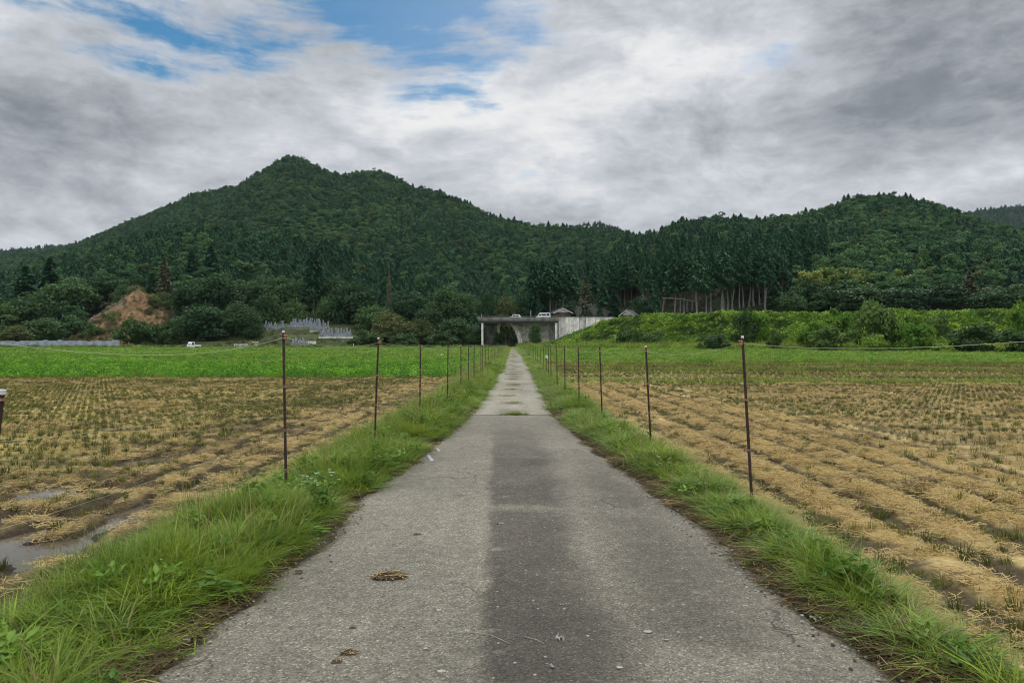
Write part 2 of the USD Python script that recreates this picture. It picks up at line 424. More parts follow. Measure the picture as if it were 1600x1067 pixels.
M['sheet'] = plain('pale_plastic_sheet', (0.66, 0.66, 0.62), 0.4, var=0.15, scale=2)
M['paint_mark'] = plain('worn_white_paint', (0.42, 0.42, 0.40), 0.8, var=0.45, scale=22)
M['debris'] = plain('brown_debris', (0.09, 0.065, 0.04), 0.95, var=0.5, scale=30)
M['stone'] = plain('pale_stone', (0.36, 0.35, 0.31), 0.85, var=0.3, scale=25)
M['petal'] = plain('white_petals', (0.72, 0.72, 0.68), 0.7, var=0.08)
M['stem'] = plain('green_stems', (0.08, 0.14, 0.03), 0.7)


def water_mat():
    g = Graph()
    pos = g.add('geometry', 'position')
    n = g.noise(pos, 2.5, 4, 0.5)
    nr = g.add('bump', 'normal', height=n, strength=0.12, distance=0.01)
    return g.make('muddy_water', surface=g.add('principled_bsdf', 'BSDF', base_color=(0.06, 0.05, 0.035), roughness=0.03, ior=1.75, specular_ior_level=0.6, normal=nr))


M['water'] = water_mat()

# ------------------------------------------------------------------ layout curves (metres)
def I(xs, ys): return lambda v: np.interp(v, xs, ys)


ROAD_L = I([-6, 2, 4, 4.6, 5.1, 5.9, 6.8, 7.3, 8.3, 9.5, 10.8, 13.7, 17.8, 31, 50, 78, 120, 160, 185, 225, 260], [-2.15, -2.08, -2.0, -1.99, -1.92, -1.86, -1.76, -1.73, -1.84, -1.66, -1.5, -1.31, -1.02, -0.88, -0.76, -0.76, -0.75, -0.75, -0.8, -2.2, -5.5])
ROAD_R = I([-6, 2, 3.9, 4.4, 5, 5.7, 6.65, 8, 9.56, 12.4, 17.8, 31, 50, 78, 120, 160, 185, 225, 260], [2.25, 2.2, 2.12, 2.1, 1.98, 1.92, 1.92, 1.78, 1.66, 1.36, 1.06, 1.14, 1.30, 1.36, 1.3, 1.15, 0.8, -0.3, -3.0])
VERGE_L = I([-6, 3, 5, 9, 13, 25, 60, 210], [-3.7, -3.6, -3.5, -3.3, -2.95, -2.6, -2.5, -2.6])
VERGE_R = I([-6, 3, 5, 9, 12, 17, 30, 60, 210], [3.0, 3.0, 2.95, 2.9, 2.65, 2.45, 2.35, 2.6, 2.6])
POST_L = I([4.6, 8.7, 12.2, 16.9, 19.8, 24.8, 26.9, 30.7, 37, 48.7, 80, 185], [-3.24, -2.67, -2.28, -2.13, -1.75, -1.72, -1.6, -1.58, -1.5, -1.55, -1.55, -1.5])
POST_R = I([4.6, 8.07, 12.1, 16.8, 19.8, 23.4, 27, 32.6, 38, 48.7, 80, 185], [3.32, 2.64, 2.29, 2.06, 1.81, 1.69, 1.66, 1.73, 1.78, 1.86, 2.0, 1.7])
FZ = -0.30        # paddy level
JOINT = 17.8


def verge_z(X, Y):
    """Height of the bank between road and paddies."""
    X = np.asarray(X, float); Y = np.asarray(Y, float)
    left = X < (ROAD_L(Y) + ROAD_R(Y)) / 2
    din = np.where(left, ROAD_L(Y) - X, X - ROAD_R(Y))           # distance from the road edge
    dout = np.where(left, X - VERGE_L(Y), VERGE_R(Y) - X)        # distance from the paddy edge
    n = fb(X, Y, 1.7, 5, 4) - 0.5
    z = 0.02 + 0.05 * sstep(din, 0.1, 0.5) + 0.10 * n * sstep(din, 0, 0.3)
    z = z - 0.05 * (1 - sstep(din, -0.1, 0.12))
    return z * sstep(dout, -0.1, 0.55) + (FZ - 0.1) * (1 - sstep(dout, -0.1, 0.55))


# ------------------------------------------------------------------ ground sheet
gy = spaced(-40, 6000, 6, 1.06)
gx = np.concatenate([-spaced(4, 5000, 6, 1.08)[::-1], spaced(4, 5000, 6, 1.08)])


def ground_z(X, Y): return -0.62 + 0 * X


v, f = grid(gx, gy, ground_z)
n = fb(v[:, 0], v[:, 1], 0.05, 3)[:, None]
tag(obj('ground', (v, f), M['far_ground'], tint=lerp((0.07, 0.09, 0.03), (0.12, 0.14, 0.05), n)), 'flat valley floor', kind='structure')

# ------------------------------------------------------------------ road: two slabs either side of a joint
def road_slab(y0, y1, s0, growth, smax, label, far):
    ys = spaced(y0, y1, s0, growth, smax)
    nx = 70 if not far else 26
    t = np.linspace(0, 1, nx)
    Yg, Tg = np.meshgrid(ys, t, indexing='ij')
    wob = lambda s, sd: (fb(Yg * 0 + s, Yg, 5.5, sd + 4, 4) - 0.5) * 0.16 + (fb(Yg * 0 + s, Yg, 1.6, sd, 5) - 0.5) * 0.34 + (fb(Yg * 0 + s, Yg, 0.35, sd + 9, 3) - 0.5) * 0.3
    L, R = ROAD_L(Yg) + wob(3.3, 1), ROAD_R(Yg) + wob(8.1, 2)
    X = L + (R - L) * Tg
    d = np.minimum(X - L, R - X)
    Z = 0.028 * (1 - ((X - (L + R) / 2) / 1.9) ** 2) + 0.012 * (fb(X, Yg, 0.8, 4) - 0.5) - 0.035 * (1 - sstep(d, 0, 0.12))
    base = np.array((0.172, 0.158, 0.122))
    C = np.ones(X.shape + (1,)) * base
    big = fb(X, Yg, 0.55, 21, 5)[..., None]
    C = C * (0.66 + 0.68 * big)
    long_ = fb(X * 3, Yg * 0.35, 1.0, 22, 4)[..., None]
    C = C * (0.82 + 0.36 * long_)
    if not far:
        e = X + 0.17 + 0.021 * (Yg - 4)                   # left edge of the resurfaced strip, slightly askew
        left = sstep(e + 0.10 * (fb(X, Yg, 3.5, 33, 5) - .5), -0.03, 0.05)
        right = 1 - sstep(X - 0.60 + 0.5 * (fb(X, Yg, 0.9, 31, 5) - 0.5), -0.22, 0.2)
        fade = 1 - sstep(Yg, 11.5, 15.5)
        pat = 0.55 + 0.45 * sstep(fb(X * 0.4, Yg, 0.8, 35, 4), 0.36, 0.56)
        pale = np.exp(-((Yg - 7.85 + 0.25 * (fb(X, Yg, 2, 36) - .5)) / 0.13) ** 2) * 0.75 + np.exp(-((Yg - 11.3) / 0.18) ** 2) * 0.3
        k = (left * right * fade * (0.55 + 0.45 * pat) * (1 - pale))[..., None]
        C = lerp(C, np.array((0.060, 0.053, 0.040)) * (0.6 + 0.8 * fb(X, Yg, 1.4, 23, 5)[..., None]), np.clip(k * (0.62 + 0.55 * fb(X, Yg, 1.6, 24, 5)[..., None]), 0, 0.9))
        # darker damp wheel track at the right and mossy stains to the left
        tr = np.exp(-((X - 1.25 - 0.3 * (fb(X * 0, Yg, .6, 40) - .5)) / 0.5) ** 2) * sstep(fb(X, Yg, 0.55, 41, 5), 0.33, 0.55) * (1 - sstep(Yg, 9, 12))
        C = lerp(C, (0.085, 0.078, 0.058), 0.85 * tr[..., None])
        tl = np.exp(-((X + 1.25) / 0.4) ** 2) * sstep(fb(X, Yg, 0.6, 42), 0.42, 0.62)
        C = lerp(C, (0.12, 0.115, 0.09), 0.55 * tl[..., None])
    else:
        c = (L + R) / 2
        mid = np.exp(-((X - c) / 0.36) ** 2)
        C = C * 1.42
        band = sstep(fb(X * 0.3, Yg, 0.55, 51, 3), 0.42, 0.62)
        C = lerp(C, (0.10, 0.095, 0.06), (0.75 * mid * band)[..., None])
        C = lerp(C, (0.33, 0.31, 0.26), (0.3 * np.exp(-((np.abs(X - c) - 0.65) / 0.22) ** 2))[..., None])
    ed = sstep(fb(X, Yg, 2.2, 44, 4), 0.35, 0.6)
    C = lerp(C, (0.10, 0.082, 0.055), ((1 - sstep(d, 0.0, 0.22)) * ed * 0.8)[..., None])
    v, f = grid_xy(X, Yg, lambda a, b: Z)
    return tag(obj('road', (v, f), M['road'], tint=C.reshape(-1, 3)), label, kind='structure')


road_slab(-3, JOINT, 0.06, 1.0, 0.06, 'near stretch of worn grey farm road with a dark middle strip', False)
road_slab(JOINT + 0.07, 262, 0.08, 1.01, 2.0, 'narrower far stretch of the pale farm road leading to the underpass', True)

# ------------------------------------------------------------------ verges
def verge(side, label):
    ys = np.concatenate([spaced(-3, 30, 0.1), spaced(30, 232, 0.3, 1.02, 3)[1:]])
    t = np.linspace(0, 1, 46)
    Yg, Tg = np.meshgrid(ys, t, indexing='ij')
    if side < 0: X = (VERGE_L(Yg) - 0.35) * (1 - Tg) + (ROAD_L(Yg) + 0.28) * Tg
    else: X = (ROAD_R(Yg) - 0.28) * (1 - Tg) + (VERGE_R(Yg) + 0.35) * Tg
    v, f = grid_xy(X, Yg, verge_z)
    if side > 0:    # ends at the embankment
        pass
    din = np.where(side < 0, ROAD_L(Yg) - X, X - ROAD_R(Yg))
    n = fb(X, Yg, 2.5, 61, 5)[..., None]
    C = lerp((0.045, 0.032, 0.02), (0.12, 0.09, 0.055), n)
    C = lerp(C, lerp((0.06, 0.07, 0.02), (0.11, 0.13, 0.04), n), sstep(din, 0.3, 0.8)[..., None] * 0.7)
    return tag(obj('verge', (v, f), M['soil'], tint=C.reshape(-1, 3)), label, kind='structure')


verge(-1, 'grassy bank along the left side of the road')
verge(1, 'grassy bank with bare brown edge along the right side of the road')

# ------------------------------------------------------------------ harvested paddies
def wheel_ridges(X, Y, x0, side):
    """Ridges and ruts the harvester left parallel to the road."""
    a = np.abs(X)
    d = a - x0 + 0.35 * (fb(X, Y, 0.25, 70) - 0.5)
    env = np.exp(-((d - (1.5 if side < 0 else 2.2)) / (1.5 if side < 0 else 2.5)) ** 2)
    k = 0.55 + 0.9 * sstep(fb(X, Y * 0.4, 0.4, 76, 3), 0.35, 0.65)
    r = np.sin(d * 2 * PI / (0.66 if side < 0 else 0.88) + 2.6 * (fb(X, Y * 0.2, 0.3, 71) - 0.5)) * k + 0.6 * (fb(X * 1.5, Y * 0.5, 1.0, 77, 5) - 0.5)
    return r * env, env


def field_z(X, Y, side):
    r, env = wheel_ridges(X, Y, 2.9, side)
    z = FZ + 0.05 * r + 0.07 * (fb(X, Y, 0.9, 72, 5) - 0.5) + 0.06 * (fb(X, Y, 0.16, 73, 3) - 0.5)
    if side < 0:                                   # water stands in a few dips next to the bank
        low = 0
        for (px_, py_, rx_, ry_) in [(a_, b_, c_ * 0.8, d_ * 0.8) for a_, b_, c_, d_ in ((-5.1, 7.5, 1.0, 0.9), (-4.7, 8.9, 0.6, 0.8), (-6.6, 10.4, 1.1, 0.7), (-5.9, 8.9, 0.6, 0.3), (-6.3, 13.2, 0.9, 0.9), (-4.3, 10.6, 0.3, 0.9), (-5.0, 13.0, 0.5, 1.0), (-7.9, 8.4, 0.8, 0.5), (-3.9, 16.0, 0.4, 1.5))]:
            low = np.maximum(low, np.exp(-((X - px_) / rx_) ** 2 - ((Y - py_) / ry_) ** 2))
        z = z - 0.16 * low * np.clip(3.4 * fb(X, Y, 2.3, 78, 5) - 0.78, 0, 1.2) + 0.012
    return z


def field(side, y1, label):
    xs = side * np.concatenate([spaced(2.2, 13, 0.075), spaced(13, 75, 0.09, 1.05, 1.2)[1:]])
    xs = np.sort(xs)
    ys = np.concatenate([spaced(-2, 16, 0.085), spaced(16, y1, 0.09, 1.03, 0.6)[1:]])
    X, Y = np.meshgrid(xs, ys)
    Z = field_z(X, Y, side)
    v, f = grid_xy(X, Y, lambda a, b: Z)
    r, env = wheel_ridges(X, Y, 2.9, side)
    n1 = fb(X, Y, 0.35, 80, 5)[..., None]
    n2 = fb(X * 0.5, Y * 1.6, 1.3, 81, 5)[..., None]
    if side > 0:
        C = lerp((0.35, 0.265, 0.10), (0.62, 0.475, 0.20), n1)
        C = lerp(C, (0.12, 0.09, 0.045), sstep(n2, 0.52, 0.70) * 0.8)
        C = lerp(C, (0.065, 0.05, 0.026), (sstep(-r, -0.2, 0.35) * 0.95)[..., None])  # dark earth in the ruts, with shade painted in to support weak relief shading
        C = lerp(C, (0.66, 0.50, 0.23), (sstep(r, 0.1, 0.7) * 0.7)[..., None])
    else:
        C = lerp((0.27, 0.22, 0.065), (0.55, 0.44, 0.14), n1)
        C = lerp(C, (0.07, 0.055, 0.03), sstep(n2, 0.52, 0.66) * 0.8)
        wet = sstep(-(Z - FZ), -0.01, 0.05) * (1 - sstep(np.abs(X), 8, 12)) * (1 - sstep(Y, 18, 26))
        mud = (1 - sstep(np.abs(X), 5.5, 9.5)) * sstep(fb(X * 0.7, Y * 0.5, 0.9, 84, 5), 0.30, 0.46) * (1 - 0.6 * sstep(Y, 22, 34))
        C = lerp(C, (0.055, 0.042, 0.026), 0.95 * mud[..., None])
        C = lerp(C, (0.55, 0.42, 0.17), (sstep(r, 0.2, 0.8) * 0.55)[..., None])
        C = lerp(C, (0.045, 0.033, 0.022), np.clip(wet * 1.0 + 0.55 * sstep(-r, 0.1, 0.8) * env, 0, 0.95)[..., None])  # wet mud; rut bottoms also get shade painted into the tint
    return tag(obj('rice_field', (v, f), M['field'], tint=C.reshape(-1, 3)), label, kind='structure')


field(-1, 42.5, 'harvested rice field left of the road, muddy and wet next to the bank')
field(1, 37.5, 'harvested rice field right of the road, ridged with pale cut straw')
v, f = grid(np.linspace(-16, -2.9, 40), np.linspace(1, 24, 40), lambda X, Y: X * 0 - 0.352)
tag(obj('water', (v, f), M['water']), 'shallow rain water standing in the ruts of the left field', kind='structure')

# middle distance: fields beyond the stubble
def flat_field(name, x0, x1, y0, y1, z, ca, cb, label, s=0.12):
    xs = np.linspace(x0, x1, 60); ys = np.linspace(y0, y1, 60)
    v, f = grid(xs, ys, lambda X, Y: z + 0.06 * (fb(X, Y, 0.12, 90) - 0.5))
    n = fb(v[:, 0] * 0.4, v[:, 1] * 1.6, s, 91, 5)[:, None]
    tag(obj(name, (v, f), M['far_ground'], tint=lerp(ca, cb, n)), label, kind='structure')


flat_field('crop_field', -190, -2.3, 42.3, 232, -0.34, (0.05, 0.09, 0.015), (0.10, 0.17, 0.03), 'bright green crop field left of the road')
flat_field('mown_field', 2.4, 120, 37.3, 74, -0.33, (0.20, 0.19, 0.055), (0.38, 0.33, 0.12), 'olive brown mown field right of the road')
flat_field('meadow', 2.4, 170, 73.8, 215, -0.34, (0.075, 0.12, 0.025), (0.14, 0.19, 0.045), 'green meadow between mown field and embankment')

# ------------------------------------------------------------------ embankment of the highway
CREST = I([10, 14, 50, 110, 200, 420], [224, 221, 197, 170, 150, 120])
CREST_Z = I([9.5, 14, 20, 27, 33, 420], [-0.3, 2.0, 4.3, 6.9, 8.3, 8.5])


def emb_z(X, Y):
    d = CREST(X) - Y                                   # horizontally in front of the crest
    top = CREST_Z(X)
    s = 1 - sstep(d, -2, 21)
    z = -0.35 + (top + 0.35) * (0.25 * s + 0.75 * np.clip(1 - d / 20.0, 0, 1)) + 0.9 * (1 - sstep(d, 16, 48)) * 0.6
    z = np.minimum(z, top)
    lump = (fb(X, Y, 0.22, 100, 4) - 0.5) * 1.9 + (fb(X, Y, 0.07, 101, 3) - 0.5) * 1.6
    return z + lump * np.clip((z + 0.2) / 2.0, 0, 1) * np.where(d > -1, 1, 0.5)


ex = spaced(9.5, 330, 0.8, 1.012, 4)
ed = spaced(-3, 52, 0.8)[::-1]
X, D = np.meshgrid(ex, ed)
Yg = CREST(X) - D
v, f = grid_xy(X, Yg, emb_z)
n = fb(v[:, 0], v[:, 1], 0.3, 102)[:, None]
tag(obj('embankment', (v, f), M['far_ground'], tint=lerp((0.05, 0.08, 0.015), (0.10, 0.15, 0.03), n)), 'vine covered highway embankment right of the underpass', kind='structure')

# ------------------------------------------------------------------ hills
def px_to(xs, ys, Y, tree):
    """Ridge curve: tan(azimuth) -> terrain height at the ridge, from photo pixels of its tree line."""
    u = (np.array(xs, float) - 800) / F
    return u, np.array(ys, float), Y, tree


LAYERS = []


def layer(xs, ys, ridge, foot, tree, z0, power=1.1, rough=0.06, seed=0, back=None):
    u = (np.array(xs, float) - 800) / F
    rd = np.array([ridge(x) for x in xs], float) if callable(ridge) else np.full(len(u), float(ridge))
    Z = EYE + (533.5 - np.array(ys, float)) * rd / F - tree
    LAYERS.append((u, rd, Z, foot, z0, power, rough, seed, back))


layer([-700, -300, 0, 60, 110, 200, 300, 370, 415, 440, 455, 472, 490, 530, 560, 590, 612, 640, 690, 740, 760, 800, 830, 880, 930, 980, 1040, 1200, 1600],
      [470, 430, 401, 393, 382, 345, 303, 288, 262, 246, 243, 247, 256, 271, 267, 265, 274, 288, 300, 318, 333, 343, 350, 353, 357, 362, 372, 400, 430],
      I([-700, 0, 455, 640, 800, 1000, 1600], [1300, 1200, 1000, 900, 760, 640, 600]), I([-2, -0.1, 0.0, 0.3, 2], [330, 330, 305, 300, 300]), 9.0, 2.0, 1.05, 0.05, 11)
layer([-900, -400, -100, 20, 42, 75, 130, 200, 300, 400, 480, 560, 640, 700, 745, 765],
      [500, 480, 462, 428, 409, 396, 388, 370, 345, 348, 364, 392, 415, 440, 480, 525],
      I([-900, 0, 300, 500, 765], [420, 420, 430, 400, 330]), I([-2, -0.7, -0.40, -0.365, -0.19, -0.15, -0.03, 0], [262, 255, 252, 279, 279, 255, 250, 262]), 9.5, 1.2, 0.8, 0.08, 12, 0.55)
layer([885, 930, 980, 1030, 1060, 1120, 1170, 1230, 1290, 1340, 1380, 1440, 1500, 1540, 1570, 1600, 1700, 1900, 2400],
      [480, 395, 364, 353, 336, 330, 335, 330, 317, 302, 299, 308, 325, 338, 347, 351, 372, 400, 430],
      I([900, 1100, 1380, 1700, 2400], [520, 500, 560, 560, 600]), I([0.0, 0.1, 0.3, 0.7, 2], [280, 262, 240, 225, 215]), 12.0, 8.3, 0.85, 0.07, 13)
layer([800, 870, 900, 930, 960, 985, 1030, 1100], [420, 370, 350, 344, 350, 360, 380, 420], 1500, lambda u: u * 0 + 1100, 10, 2, 1, 0.04, 14)


def hill_z(X, Y):
    X = np.asarray(X, float); Y = np.asarray(Y, float)
    u = X / np.maximum(Y, 1)
    out = np.full(X.shape, -1.5)
    for (lu, rd, Z, foot, z0, power, rough, seed, back) in LAYERS:
        r, zt, ft = np.interp(u, lu, rd), np.interp(u, lu, Z), foot(u)
        edge = sstep(u, lu[0] - 0.02, lu[0]) * (1 - sstep(u, lu[-1], lu[-1] + 0.02))
        t = (Y - ft) / (r - ft)
        n = (fb(X, Y, 1 / 90., seed, 4) - 0.5) * rough * 4
        tt = np.clip(t + n * np.clip(t, 0, 1) * np.clip(1.15 - t, 0, 1), 0, 1)
        z = z0 + (zt - z0) * tt ** power
        z = np.where(t > 1, zt - np.maximum(zt, 4) * (np.maximum(t - 1, 0) / (back or 0.9)) ** 1.3, z)
        z = np.where(t < 0, -2.0, z)
        out = np.maximum(out, np.where(edge > 0.5, z, -2.0))
    return out


hu = np.linspace(-1.05, 1.05, 300)
hy = spaced(222, 1650, 3.0, 1.012, 16)
U, Yg = np.meshgrid(hu, hy)
v, f = grid_xy(U * Yg, Yg, hill_z)
n = fb(v[:, 0], v[:, 1], 0.03, 110)[:, None]
tag(obj('hills', (v, f), M['hill'], tint=lerp((0.020, 0.028, 0.012), (0.045, 0.05, 0.025), n), smooth=True), 'wooded hills and the pointed mountain behind the valley', kind='structure')

# far blue ridges at both edges
def far_ridge(xs, ys, Y, label, seed):
    u = np.interp(np.linspace(0, 1, 140), np.linspace(0, 1, len(xs)), (np.array(xs, float) - 800) / F)
    zt = EYE + (533.5 - np.interp(u, (np.array(xs, float) - 800) / F, ys)) * Y / F
    t = np.linspace(0, 2, 40)
    U, Tg = np.meshgrid(u, t)
    Yg = Y - 700 + 700 * Tg
    Zr = np.broadcast_to(zt, U.shape)
    X = U * Y
    Z = Zr * np.where(Tg < 1, Tg ** 0.9, 1 - (Tg - 1) ** 1.3) + 70 * (fb(X, Yg, 1 / 300., seed) - 0.5) * np.sin(np.clip(Tg, 0, 2) * PI / 2) + 5 * (fb(X, Yg, 1 / 14., seed + 1) - .5)
    v, f = grid_xy(X, Yg, lambda a, b: Z)
    n = fb(v[:, 0], v[:, 1], 0.01, 110)[:, None]
    tag(obj('far_hills', (v, f), M['hill'], tint=lerp((0.026, 0.042, 0.022), (0.05, 0.07, 0.035), n), smooth=True), label, kind='structure')
    return X, Yg, Z


FR = [far_ridge([-700, -200, 0, 60, 130, 260, 420], [420, 395, 391, 390, 387, 400, 430], 2300, 'distant low ridge at the far left', 120),
      far_ridge([1380, 1450, 1505, 1530, 1560, 1600, 1700, 2000], [380, 350, 331, 325, 321, 320, 330, 380], 2300, 'distant bluish ridge at the far right', 121)]

# ------------------------------------------------------------------ foliage builders
def cards(c, nrm, size, rng, aspect=1.0, up=None):
    """A rhombic leaf spray at every centre."""
    n = len(c)
    nrm = nrm / (np.linalg.norm(nrm, axis=1, keepdims=True) + 1e-9)
    r = rng.normal(size=(n, 3)) if up is None else up + 0.25 * rng.normal(size=(n, 3))
    t = r - (r * nrm).sum(1, keepdims=True) * nrm
    t /= np.linalg.norm(t, axis=1, keepdims=True) + 1e-9
    b = np.cross(nrm, t)
    s = np.broadcast_to(np.asarray(size, float), (n,))[:, None]
    bend = 0.25 * s * nrm
    v = np.stack([c - t * s * aspect - bend, c + b * s * 0.62, c + t * s * aspect - bend, c - b * s * 0.62], 1).reshape(-1, 3)
    k = np.arange(n)[:, None] * 4
    f = np.vstack([k + [[0, 1, 2]], k + [[0, 2, 3]]])
    return v, f


def sphere_dirs(n, rng):
    d = rng.normal(size=(n, 3))
    return d / np.linalg.norm(d, axis=1, keepdims=True)


def crown_lobes(H, Wd, z0, lobes, n, size, seed, flat=0.8, shape='round', droop=0.0):
    """Foliage in clumps: lobes spread over a crown from z0 to H, each a ragged shell of leaf sprays."""
    rng = np.random.default_rng(seed)
    cz, rz, rx = (H + z0) / 2, (H - z0) / 2, Wd / 2
    L = []
    for k in range(lobes):
        d = sphere_dirs(1, rng)[0]
        d[2] = d[2] * 0.9 + 0.1
        rr = rng.uniform(0.35, 0.78) if shape == 'round' else rng.uniform(0.45, 1.15)
        p = np.array([d[0] * rx * rr, d[1] * rx * rr, cz + d[2] * rz * rr])
        if shape == 'dome': p[2] = z0 + (p[2] - z0) * 0.92
        L.append((p, rng.uniform(0.26, 0.46) * min(rx, rz) * (1.15 - 0.3 * rr)))
    vs = []
    per = max(4, n // lobes)
    C, N, S = [], [], []
    for (p, r) in L:
        d = sphere_dirs(per, rng)
        d[:, 2] = np.where(d[:, 2] < -0.3, -d[:, 2] * 0.6, d[:, 2])
        rad = r * (0.72 + 0.42 * rng.random(per)) * (1 + 0.35 * (meshkit.noise(d * 2.3 + p, seed) - 0.5) * 2)
        q = p + d * rad[:, None] * np.array([1.12, 1.12, flat])
        C.append(q); N.append(d + 0.55 * rng.normal(size=d.shape) + [0, 0, 0.25]); S.append(size * rng.uniform(0.6, 1.3, per))
    C, N, S = np.vstack(C), np.vstack(N), np.concatenate(S)
    return cards(C, N, S, rng)


def conifer_crown(H, Wd, z0, n, size, seed, top=1.0, layers=14, tip=0.12):
    """Cedar crown: a narrow cone of drooping sprays on whorled limbs."""
    rng = np.random.default_rng(seed)
    C, N, U = [], [], []
    for k in range(n):
        t = rng.random() ** 0.85                      # 0 bottom, 1 tip
        lay = (np.floor(t * layers) + 0.5 + 0.35 * rng.normal()) / layers
        lay = min(max(lay, 0), 1)
        ang = rng.random() * 2 * PI
        br = 0.72 + 0.35 * math.sin(ang * 3 + lay * 17 + seed) * 0.6 + 0.18 * rng.normal()
        R = Wd / 2 * ((1 - lay) ** 0.75 * (1 - tip) + tip * (1 - lay ** 6)) * max(0.25, br) * (0.62 + 0.38 * min(1, lay * 5 + .35))
        rad = R * (0.45 + 0.6 * rng.random())
        z = z0 + (H - z0) * lay - 0.22 * rad
        o = np.array([math.cos(ang), math.sin(ang), 0])
        C.append(o * rad + [0, 0, z]); N.append(o * 0.55 + [0, 0, 0.75] + 0.4 * rng.normal(size=3)); U.append(o + [0, 0, -0.35])
    C, N, U = map(np.array, (C, N, U))
    return cards(C, N, size * rng.uniform(0.6, 1.25, n), rng, 1.25, U)


def trunk(h, r, seed, limbs=4, spread=2.0, sides=6):
    rng = np.random.default_rng(seed)
    k = np.linspace(0, 1, 6)
    bend = np.cumsum(rng.normal(size=(6, 2)) * 0.012 * h, 0)
    p = np.stack([bend[:, 0], bend[:, 1], k * h - 0.4], 1)
    parts = [tube(p, r * (1 - 0.72 * k) * np.where(k == 0, 1.35, 1), sides)]
    for j in range(limbs):
        t = rng.uniform(0.45, 0.85); a = rng.random() * 2 * PI
        s = np.array([np.interp(t, k, p[:, 0]), np.interp(t, k, p[:, 1]), np.interp(t, k, p[:, 2])])
        e = s + np.array([math.cos(a) * spread, math.sin(a) * spread, spread * rng.uniform(0.5, 1.0)])
        parts.append(tube([s, (s + e) / 2 + [0, 0, 0.1 * spread], e], [r * 0.4, r * 0.28, r * 0.1], 5))
    return cat_(parts)


# prototypes for the mass of the wood (unit: metres, about 12 m tall)
def forest_kinds():
    kinds = []
    for s in range(4): kinds.append([('crown', conifer_crown(12.2 - 0.7 * s, 6.2, 1.6, 800, 0.47, 200 + s, layers=10, tip=0.58), M['conifer']), ('trunk', tube([(0, 0, -1), (0, 0, 12)], [0.2, 0.05], 5, False), M['cedar_bark'])])
    for s in range(5): kinds.append([('crown', crown_lobes(11.5, 8.0, 1.4, 18, 980, 0.46, 210 + s), M['broad_far']), ('trunk', tube([(0, 0, -1), (0, 0, 7)], [0.22, 0.1], 5, False), M['bark'])])
    for s in range(2): kinds.append([('crown', crown_lobes(10.5, 6.5, 1.2, 14, 760, 0.45, 220 + s), M['olive']), ('trunk', tube([(0, 0, -1), (0, 0, 6)], [0.2, 0.1], 5, False), M['bark'])])
    return kinds


def forest():
    rng = np.random.default_rng(5)
    P = []
    for (ya, yb, s) in ((240, 420, 3.8), (420, 700, 4.3), (700, 1120, 4.9), (1120, 1550, 7.0)):
        for y in np.arange(ya, yb, s):
            xs = np.arange(-0.82 * y - 20, 0.82 * y + 20, s)
            P.append(np.stack([xs + rng.uniform(-.45, .45, len(xs)) * s, y + rng.uniform(-.45, .45, len(xs)) * s], 1))
    P = np.vstack(P)
    X, Y = P.T
    Z = hill_z(X, Y)
    keep = Z > 1.0
    u = X / Y
    pxx, pyy = 800 + F * u, 533.5 - F * (Z - EYE) / Y
    # the bare earth scar, the graves' clearing and the plantation edges stay open
    keep &= ~((pxx > 128) & (pxx < 282) & (Y < 305))
    keep &= ~((pxx > 385) & (pxx < 585) & (Y < 292))
    keep &= ~((pxx > 815) & (pxx < 1235) & (Y < 300))
    keep &= ~((u > -0.05) & (u < 0.02) & (Y < 305))
    X, Y, Z, u = X[keep], Y[keep], Z[keep], u[keep]
    # drop what a nearer slope hides (with a margin for other viewpoints)
    el_top, el = (Z + 12 - EYE) / Y, (Z - EYE) / Y
    order = np.argsort(Y)
    bins = np.clip(((u + 1) * 250).astype(int), 0, 499)
    hor = np.full(502, -1.0); ok = np.zeros(len(X), bool)
    for i in order:
        b = bins[i]
        m = min(hor[b], hor[b + 1], hor[b - 1])
        ok[i] = el_top[i] > m - 0.004
        if el[i] > hor[b]: hor[b] = el[i]
    X, Y, Z, u = X[ok], Y[ok], Z[ok], u[ok]
    patch = fb(X, Y, 1 / 70., 130, 3)
    con = sstep(patch + 0.18 * (rng.random(len(X)) - 0.5), 0.44, 0.56)
    right = sstep(u, 0.0, 0.12) * (1 - sstep(u, 0.42, 0.6))
    pc = np.clip(0.08 + 0.50 * con + 0.28 * right + 0.5 * ((Y < 440) & (u < -0.02)), 0, 0.9)
    r = rng.random(len(X))
    idx = np.where(r < pc, rng.integers(0, 4, len(X)), np.where(rng.random(len(X)) < 0.9, rng.integers(4, 9, len(X)), rng.integers(9, 11, len(X))))
    sc = rng.uniform(0.58, 1.06, len(X)) * np.where(Y < 420, 0.95, 1.0)
    S = np.stack([sc * rng.uniform(.88, 1.15, len(X)), sc * rng.uniform(.88, 1.15, len(X)), sc * rng.uniform(0.85, 1.15, len(X))], 1)
    return np.stack([X, Y, Z - 0.6], 1), rng.random(len(X)) * 2 * PI, S, idx


fp, fr, fs, fi = forest()
print('forest trees', len(fp))
scatter('forest', forest_kinds(), fp, fr, fs, fi, 'dense mixed cedar and broadleaf forest covering the hills', 'forest', tilt=np.random.default_rng(3).normal(0, 0.04, len(fp)))


def at(x, y, Y): return np.array([(x - 800) * Y / F, Y, EYE + (533.5 - y) * Y / F])


def land_z(X, Y):
    z = float(hill_z(np.array([X]), np.array([Y]))[0])
    if X > 9.5: z = max(z, float(emb_z(np.array([X]), np.array([Y]))[0]) if Y < CREST(X) + 2 else 8.2)
    return max(z, -0.4)


# ------------------------------------------------------------------ kinds of tree and bush (class prims, copied by reference)
KIND = {}


def kind(name, H, Wd, parts):
    c = class_xform(name)
    for (pn, m, mat) in parts: usdkit.mesh(stage, f'{c.GetPath()}/{pn}', m, mat)
    KIND[name] = (c, H, Wd)


